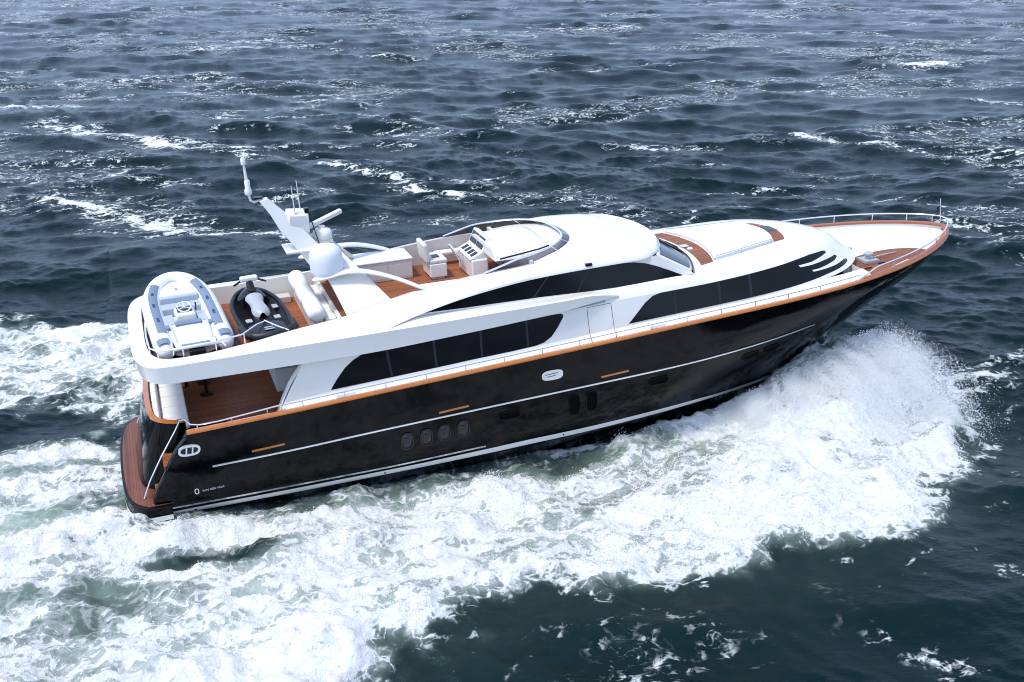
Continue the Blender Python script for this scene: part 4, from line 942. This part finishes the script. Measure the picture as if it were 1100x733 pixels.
def near_wash(X,Y,h,ox,oy,cap):
    w=.55*(fbm(X*.55,Y*.55,4,41)-.5)+.30*(fbm(X*2.2,Y*2.2,4,42)-.5)
    ed=2.6*w
    sd=polysd(X,Y,WASH)+ed; main=ss(-.35,.9,sd)
    port=ss(-.5,1.6,polysd(X,Y,PORTWASH)+2.2*ed)
    prop=ss(-.4,1.0,polysd(X,Y,PROP)+1.6*ed)
    big=fbm(X*.22,Y*.30,4,55); med=fbm(X*.8,Y*.9,5,56); fine=fbm(X*3.1,Y*3.1,4,57)
    lac=ridge(X*.50+.8*big,Y*.95+.8*med,6,58,.62)                      # thin lace lines in the wash
    hb=hy(np.clip(X,1,22.3),0*X+.1); dist=-Y-hb
    slick=np.exp(-((dist-.25)/.50)**2)*ss(.2,2.5,X)*(1-ss(12.0,15.0,X))*(Y<0)
    dens=main*(.70+.9*(big-.5)+.7*(med-.5)+.75*(lac-.62)+.08*ss(8,15,X)-.04*ss(6,-4,X)-.26*ss(3.2,.6,dist)*ss(12,16,X)+.08*ss(2.6,4.5,dist)*ss(14,19,X))
    dens=dens-.95*slick*main
    for (hx,hyy,rx,ry,amt) in HOLES: dens=dens-.8*amt*np.exp(-((X-hx+1.1*(med-.5))/rx)**2-((Y-hyy+.9*(big-.5))/ry)**2)*(1.15-.9*ss(.60,.80,lac))
    dens=np.maximum(dens,0)
    rim=np.exp(-((sd-.45)/.55)**2)*(dist>-.2)
    dens=dens+.30*rim*ss(.35,.6,med)
    st_=ridge(X*.35,Y*.8,5,61); out_=np.exp(-np.maximum(-sd,0)/1.1)*(sd<0)
    dens=dens+.55*out_*ss(.72,.90,st_)*ss(.40,.60,fine)
    stream=fbm(X*.08+3,Y*1.4,5,71)
    dp=port*(.66+1.1*(big-.5)+.8*(med-.5)+.7*(lac-.62)+.5*(stream-.5))
    db=prop*(.70+2.1*(stream-.5)+.35*(med-.5)+.25*(lac-.62))
    dens=np.maximum(dens,np.maximum(dp,db))
    crest=np.exp(-((Y+3.0-.27*(X-.7)-.25*(med-.5))/.16)**2)*(1-ss(.2,1.2,X))*ss(-14,-4,X)
    dens=np.maximum(dens,.85*crest)
    wake=np.clip(main+port+prop,0,1)
    dens=np.clip(np.maximum(dens,cap*(1-wake)),0,1.2)
    aer=np.clip(wake*(.45+1.1*(big-.40)+.6*(med-.5))+.05*np.exp(-np.maximum(-sd,0)/1.5),0,1)
    for (hx,hyy,rx,ry,amt) in HOLES[:4]: aer=aer*(1-.95*np.exp(-((X-hx)/rx)**2-((Y-hyy)/ry)**2))
    aer=aer*(1-.75*slick)
    calm=1-.55*wake-.35*np.exp(-np.maximum(dist,0)/1.5)*((X>0)&(X<22))
    h=h*calm; ox=ox*calm; oy=oy*calm
    lump=(fbm(X*.85,Y*.95,5,95,.46)-.5)
    h=h+wake*(.70*lump+.17*(ridge(X*1.7,Y*1.9,4,96)-.55)*1.5*np.clip(dens*1.6,0,1)+.06*(fine-.5))
    h=h+.32*np.exp(-((sd-.9)/.9)**2)*(dist>0)*(X>-3)                       # rolling outer edge of the wash
    d2=np.maximum(dist,0)                                                    # bow wave heaped up and thrown outwards
    bowh=1.75*np.exp(-((X-21.6-.25*d2)/2.3)**2)*np.exp(-((d2-1.5)/2.2)**2)+.75*np.exp(-((X-18.0)/3.4)**2)*np.exp(-((d2-3.4)/2.4)**2)
    bowh=bowh*((Y<.6))*(.72+.75*(fbm(X*1.2,Y*1.2,5,97)-.3))
    h=h+bowh*ss(-.3,.8,sd+.4)-.22*slick+.40*crest
    inside=(X>1.2)&(X<21.5)&(np.abs(Y)<hy(np.clip(X,1,22.3),0*X-.2)-.35)
    h=np.where(inside,np.minimum(h,-.25),h)
    return h,ox,oy,dens,aer,wake
def polysd(X,Y,poly):
    """signed distance to polygon, positive inside (only evaluated near the yacht)"""
    out=np.full(X.shape,-60.0); P=np.array(poly); lo=P.min(0)-8; hi=P.max(0)+8
    k=(X>lo[0])&(X<hi[0])&(Y>lo[1])&(Y<hi[1]); x=X[k]; y=Y[k]; d=np.full(x.shape,1e9); c=np.zeros(x.shape,bool); n=len(P)
    for i in range(n):
        a=P[i]; b=P[(i+1)%n]; e=b-a; t=np.clip(((x-a[0])*e[0]+(y-a[1])*e[1])/(e@e),0,1); d=np.minimum(d,np.hypot(x-a[0]-t*e[0],y-a[1]-t*e[1]))
        q=(a[1]>y)!=(b[1]>y); xi=a[0]+(y-a[1])*(b[0]-a[0])/((b[1]-a[1]) if b[1]!=a[1] else 1e-9); c^=q&(x<xi)
    out[k]=np.where(c,d,-d); return out
WASH=[(22.2,.2),(23.9,-1.0),(25.0,-2.8),(25.2,-4.3),(24.4,-5.4),(22.8,-6.7),(21.2,-7.4),(20.0,-8.8),(18.9,-9.8),(16.9,-9.9),(15.0,-9.3),(13.8,-10.2),(12.6,-9.8),(10,-9.5),(9,-9.2),(7.4,-9.6),(6.2,-10.1),(5.2,-10.1),(4.2,-11.5),(1.5,-14),(-4,-16),(-16,-19),(-30,-20),(-30,-9),(-12,-5.6),(-2.7,-3.7),(.7,-2.9),(1.2,-2.2),(10,-2.2),(18,-1.0)]
PORTWASH=[(22.4,0),(24.0,1.5),(24.5,3.5),(22,6),(18,9),(13,10.5),(7,12.2),(2,13.6),(-1,14.6),(-5,15.8),(-14,18),(-30,22),(-30,9),(-12,7.4),(-3.5,6.2),(.8,5.0),(1.5,3.2),(18,1)]
PROP=[(.9,-2.6),(.9,2.6),(-1,2.7),(-3.2,2.6),(-10,3.6),(-30,5),(-30,-7),(-10,-4.9),(-2.7,-3.6)]
HOLES=[(1.5,-4.9,1.5,.55,.95),(-1.5,-3.95,1.0,.35,.6),(3.0,-5.1,1.2,.5,.55),(13.6,-5.6,1.6,.55,.45),(11.2,-6.0,1.2,.5,.5),(9.6,-7.2,1.3,.6,.45),(16.0,-3.6,1.4,.6,.4),(-.5,-5.9,1.0,.5,.45),(2.4,-7.5,.9,.6,.35),(16.5,-6.6,1.0,.5,.3),(-1.6,7.2,1.4,.8,.7),(-.3,10.2,1.2,.7,.4)]
CAPS=[((42.5,79),(48,77),1.0,1.0),((80,69.5),(87,71),1.5,1.15),((-9,71.5),(-2,70),.8,.9),((-4,63),(3.2,52.6),.9,.95),((3.2,52.6),(9,46.5),.9,.95),((-3,35.5),(3.5,28),1.0,.95),((3.5,28),(9.5,24),.7,.9),((13.8,40),(15.2,37.3),.5,1.0),((15.2,37),(18.6,28.5),.55,.95),((28,94),(33,92),.8,.7),((56,60),(61,56),.6,.6),((33,40),(38,36),.6,.7),((46,38),(52,31),.55,.85),((52,31),(58,27),.55,.8),((70,48),(78,42),.6,.8),((22.5,-11.5),(24.4,-12.5),.35,.8),((26.5,-7),(29.5,-6),.5,.75),((27.5,-10),(28.6,-12.5),.5,.9),((15.2,-13),(16.4,-14.6),.3,.6),((19.6,-11.6),(20.2,-12.6),.25,.7),((26,-2.4),(31,-.6),.5,.6),((10,110),(18,108),.9,.6),((60,120),(70,117),1.0,.7)]
print('sea grid',GX.shape)
h,ox,oy,dens,aer,wake=seafields(GX,GY)
co=np.stack([GX+ox,GY+oy,h],-1).reshape(-1,3).astype(np.float32)
nx,ny=GX.shape; idx=np.arange(nx*ny).reshape(nx,ny)
fc=np.stack([idx[:-1,:-1],idx[1:,:-1],idx[1:,1:],idx[:-1,1:]],-1).reshape(-1,4)
me=bpy.data.meshes.new('sea'); me.vertices.add(len(co)); me.vertices.foreach_set('co',co.ravel())
me.loops.add(fc.size); me.loops.foreach_set('vertex_index',fc.ravel().astype(np.int32))
me.polygons.add(len(fc)); me.polygons.foreach_set('loop_start',np.arange(0,fc.size,4,dtype=np.int32))
me.polygons.foreach_set('use_smooth',np.ones(len(fc),bool)); me.update(calc_edges=True); me.validate()
for nm,arr in (('foam',dens),('aerated',aer),('wake',wake)):
    at=me.attributes.new(nm,'FLOAT','POINT'); at.data.foreach_set('value',arr.ravel().astype(np.float32))
sea=bpy.data.objects.new('sea',me); COL.objects.link(sea); sea['kind']='structure'
m,nt,N,L,P=new_mat('sea_water'); out=N['Material Output']
def math_(op,a,b=None,c=None,clamp=False):
    q=N.new('ShaderNodeMath'); q.operation=op; q.use_clamp=clamp
    for i,v in enumerate((a,b,c)):
        if v is None: continue
        if isinstance(v,(int,float)): q.inputs[i].default_value=v
        else: L.new(v,q.inputs[i])
    return q.outputs[0]
def att(n): q=N.new('ShaderNodeAttribute'); q.attribute_name=n; return q.outputs['Fac']
def noise(sc,det=6,rough=.55,dist=0,vec=None):
    q=N.new('ShaderNodeTexNoise'); q.inputs['Scale'].default_value=sc; q.inputs['Detail'].default_value=det; q.inputs['Roughness'].default_value=rough; q.inputs['Distortion'].default_value=dist; L.new(vec or TC,q.inputs['Vector']); return q.outputs['Fac']
def rng(v,a,b,c=0.,d=1.,smooth=True):
    q=N.new('ShaderNodeMapRange'); q.interpolation_type='SMOOTHSTEP' if smooth else 'LINEAR'
    for i,x in enumerate((a,b,c,d)): q.inputs[i+1].default_value=x
    L.new(v,q.inputs[0]); return q.outputs[0]
TC=N.new('ShaderNodeTexCoord').outputs['Object']
fo=att('foam'); ae=att('aerated'); wk=att('wake')
mp=N.new('ShaderNodeMapping'); mp.inputs['Rotation'].default_value=(0,0,math.radians(24)); mp.inputs['Scale'].default_value=(.55,1.2,1); L.new(TC,mp.inputs[0])
n1=noise(3.6,10,.70,.5); n2=noise(9.0,7,.65,.6,mp.outputs[0])
rg=N.new('ShaderNodeTexNoise'); rg.noise_type='RIDGED_MULTIFRACTAL'; rg.inputs['Scale'].default_value=.95; rg.inputs['Detail'].default_value=9; rg.inputs['Roughness'].default_value=.62; rg.inputs['Lacunarity'].default_value=2.1; rg.inputs['Offset'].default_value=.9; rg.inputs['Gain'].default_value=1.6; rg.inputs['Distortion'].default_value=.5; L.new(mp.outputs[0],rg.inputs['Vector'])
rgl=rng(rg.outputs['Fac'],.55,1.35)
rh=N.new('ShaderNodeTexNoise'); rh.noise_type='RIDGED_MULTIFRACTAL'
for k_,v_ in (('Scale',2.6),('Detail',8),('Roughness',.6),('Lacunarity',2.1),('Offset',.9),('Gain',1.6),('Distortion',.8)): rh.inputs[k_].default_value=v_
L.new(TC,rh.inputs['Vector']); rgh=rng(rh.outputs['Fac'],.60,1.40)
vo=N.new('ShaderNodeTexVoronoi'); vo.feature='DISTANCE_TO_EDGE'; vo.inputs['Scale'].default_value=1.7
vd=N.new('ShaderNodeVectorMath'); vd.operation='ADD'; L.new(TC,vd.inputs[0])
nc=N.new('ShaderNodeTexNoise'); nc.inputs['Scale'].default_value=1.6; nc.inputs['Detail'].default_value=5; L.new(TC,nc.inputs['Vector']); L.new(nc.outputs['Color'],vd.inputs[1]); L.new(vd.outputs[0],vo.inputs['Vector'])
lace=rng(vo.outputs['Distance'],.0,.16,1.,0.)
mix=math_('ADD',math_('MULTIPLY',math_('SUBTRACT',n1,.5),1.5),math_('MULTIPLY',math_('SUBTRACT',n2,.5),.7))
mix=math_('ADD',mix,math_('MULTIPLY',lace,.10)); mix=math_('ADD',mix,math_('MULTIPLY',math_('SUBTRACT',rgl,.45),.70)); mix=math_('ADD',mix,math_('MULTIPLY',math_('SUBTRACT',rgh,.42),.62))
val=math_('ADD',fo,math_('MULTIPLY',mix,.62))
gate=rng(fo,.015,.10)
ff=math_('MULTIPLY',rng(val,.20,.64),gate)
thin=math_('MULTIPLY',rng(val,-.05,.32),math_('MULTIPLY',gate,math_('MULTIPLY',wk,.36)))
ff=math_('MAXIMUM',ff,thin)
# water colour: deep, greener where the hull has whipped air into it
wc=N.new('ShaderNodeMix'); wc.data_type='RGBA'; wc.inputs[6].default_value=(.0010,.0092,.0096,1); wc.inputs[7].default_value=(.42,.55,.46,1); L.new(math_('MULTIPLY',ae,math_('ADD',.45,math_('MULTIPLY',n1,.6)),clamp=True),wc.inputs[0])
L.new(wc.outputs[2],P.inputs['Base Color']); P.inputs['IOR'].default_value=1.333; P.inputs['Roughness'].default_value=.20; P.inputs['Specular IOR Level'].default_value=.27; P.inputs['Specular Tint'].default_value=(.48,.88,1,1)
b1=noise(2.2,7,.62,.5,mp.outputs[0]); b2=noise(9,5,.6,.3,mp.outputs[0])
bh=math_('ADD',b1,math_('MULTIPLY',b2,.35)); bp=N.new('ShaderNodeBump'); bp.inputs['Strength'].default_value=.55; bp.inputs['Distance'].default_value=.09; L.new(bh,bp.inputs['Height']); L.new(bp.outputs[0],P.inputs['Normal'])
F_=N.new('ShaderNodeBsdfPrincipled'); F_.inputs['Roughness'].default_value=.75; F_.inputs['Specular IOR Level'].default_value=.25
fcx=N.new('ShaderNodeMix'); fcx.data_type='RGBA'; fcx.inputs[6].default_value=(.54,.61,.58,1); fcx.inputs[7].default_value=(.82,.82,.80,1); L.new(rng(math_('ADD',n1,math_('MULTIPLY',fo,.35)),.35,.85),fcx.inputs[0]); L.new(fcx.outputs[2],F_.inputs['Base Color'])
fb=N.new('ShaderNodeBump'); fb.inputs['Strength'].default_value=.9; fb.inputs['Distance'].default_value=.14
f3=noise(6,8,.68,.5); L.new(math_('ADD',f3,math_('MULTIPLY',ff,.5)),fb.inputs['Height']); L.new(fb.outputs[0],F_.inputs['Normal'])
ms=N.new('ShaderNodeMixShader'); L.new(ff,ms.inputs[0]); L.new(P.outputs[0],ms.inputs[1]); L.new(F_.outputs[0],ms.inputs[2]); L.new(ms.outputs[0],out.inputs['Surface'])
me.materials.append(m)
# ------------------------------------------------------------------ spray: droplets thrown up by the bow and along the breaking edge
def droplets(name,pts,rad,label_kind='stuff'):
    me=bpy.data.meshes.new(name); pts=np.asarray(pts,np.float32); me.vertices.add(len(pts)); me.vertices.foreach_set('co',pts.ravel()); me.update()
    at=me.attributes.new('drop_radius','FLOAT','POINT'); at.data.foreach_set('value',np.asarray(rad,np.float32))
    o=bpy.data.objects.new(name,me); COL.objects.link(o); o['kind']=label_kind
    g=bpy.data.node_groups.new(name+'_points','GeometryNodeTree'); g.interface.new_socket('Geometry',in_out='INPUT',socket_type='NodeSocketGeometry'); g.interface.new_socket('Geometry',in_out='OUTPUT',socket_type='NodeSocketGeometry')
    gi=g.nodes.new('NodeGroupInput'); go=g.nodes.new('NodeGroupOutput'); mpn=g.nodes.new('GeometryNodeMeshToPoints'); na=g.nodes.new('GeometryNodeInputNamedAttribute'); na.data_type='FLOAT'; na.inputs['Name'].default_value='drop_radius'
    sm=g.nodes.new('GeometryNodeSetMaterial'); sm.inputs['Material'].default_value=M['drop']
    g.links.new(gi.outputs[0],mpn.inputs['Mesh']); g.links.new([s for s in na.outputs if s.enabled][0],mpn.inputs['Radius']); g.links.new(mpn.outputs[0],sm.inputs[0]); g.links.new(sm.outputs[0],go.inputs[0])
    md=o.modifiers.new('points','NODES'); md.node_group=g; return o
_m,_nt,_N,_L,_P=new_mat('spray_drop'); _tr=_N.new('ShaderNodeBsdfTranslucent'); _df=_N.new('ShaderNodeBsdfDiffuse'); _ms=_N.new('ShaderNodeMixShader')
_tr.inputs['Color'].default_value=(.96,.97,.97,1); _df.inputs['Color'].default_value=(.96,.97,.97,1); _ms.inputs[0].default_value=.45; _L.new(_df.outputs[0],_ms.inputs[1]); _L.new(_tr.outputs[0],_ms.inputs[2]); _L.new(_ms.outputs[0],_N['Material Output'].inputs['Surface'])
M['drop']=_m
def sheight(x,y): return seafields(np.asarray(x,float).reshape(1,-1),np.asarray(y,float).reshape(1,-1))
r=RNG
# bow plume: jets leaving the hull near the stem
NC=230; JC=26; NJ=NC*JC; per=270
cs=r.beta(2.4,1.05,NC); cth=r.uniform(32,61,NC); cv=(3.6+5.1*cs)*(1-.45*r.uniform(0,1,NC)**1.6); caz=r.normal(-92,9,NC)+40*cs**3
q_=lambda a,d: np.repeat(a,JC)+r.normal(0,d,NJ)
s=np.clip(q_(cs,.025),0,1); X0=16.8+5.5*s; Y0=-hy(X0,0*X0-.35)
th=np.radians(q_(cth,4)); sp=q_(cv,.22); az=np.radians(q_(caz,4))
T=2*sp*np.sin(th)/9.81; t=r.uniform(.04,1.0,(NJ,per))**.9*T[:,None]*r.uniform(.5,1.0,(NJ,1))
jit=r.normal(0,1,(NJ,per,3))*(.03+.065*t[...,None])
px=X0[:,None]+sp[:,None]*np.cos(th)[:,None]*np.cos(az)[:,None]*t-1.1*t+jit[...,0]
py=Y0[:,None]-.1+sp[:,None]*np.cos(th)[:,None]*np.sin(az)[:,None]*t+jit[...,1]
pz=-.1+sp[:,None]*np.sin(th)[:,None]*t-4.9*t*t+jit[...,2]*.8
k=(pz>-.1).ravel(); pts=np.stack([px,py,pz],-1).reshape(-1,3)[k]
k=pts[:,1]<-hy(np.clip(pts[:,0],1,26.9),np.clip(pts[:,2],-.2,3.7)+.9*0)-.08
pts=pts[k]; droplets('bow_spray',pts,np.clip(r.lognormal(math.log(.0056),.55,len(pts)),.002,.014))
# droplets dancing over the breaking outer edge and over the churned wash
n=420000; ex=r.uniform(-8,25.5,n); ey=r.uniform(-16,-2.6,n)
hh,oxx,oyy,dd,_,_=[q.ravel() for q in sheight(ex,ey)]
k=(dd>.42)&(r.uniform(0,1,n)<np.clip((dd-.35)*1.2,0,1)*(.25+.75*ss(.42,.62,fbm(ex*.9,ey*.9,3,123)))*(.25+.75*ss(5,16,ex))); ex,ey,hh,dd,oxx,oyy=ex[k],ey[k],hh[k],dd[k],oxx[k],oyy[k]
pts=np.stack([ex+oxx,ey+oyy,hh+np.abs(r.normal(0,1,len(ex)))*.10*ss(.4,.9,dd)+r.exponential(.05,len(ex))*(.3+ss(8,20,ex))],-1)
droplets('wash_spray',pts,np.clip(r.lognormal(math.log(.0075),.45,len(pts)),.003,.018))
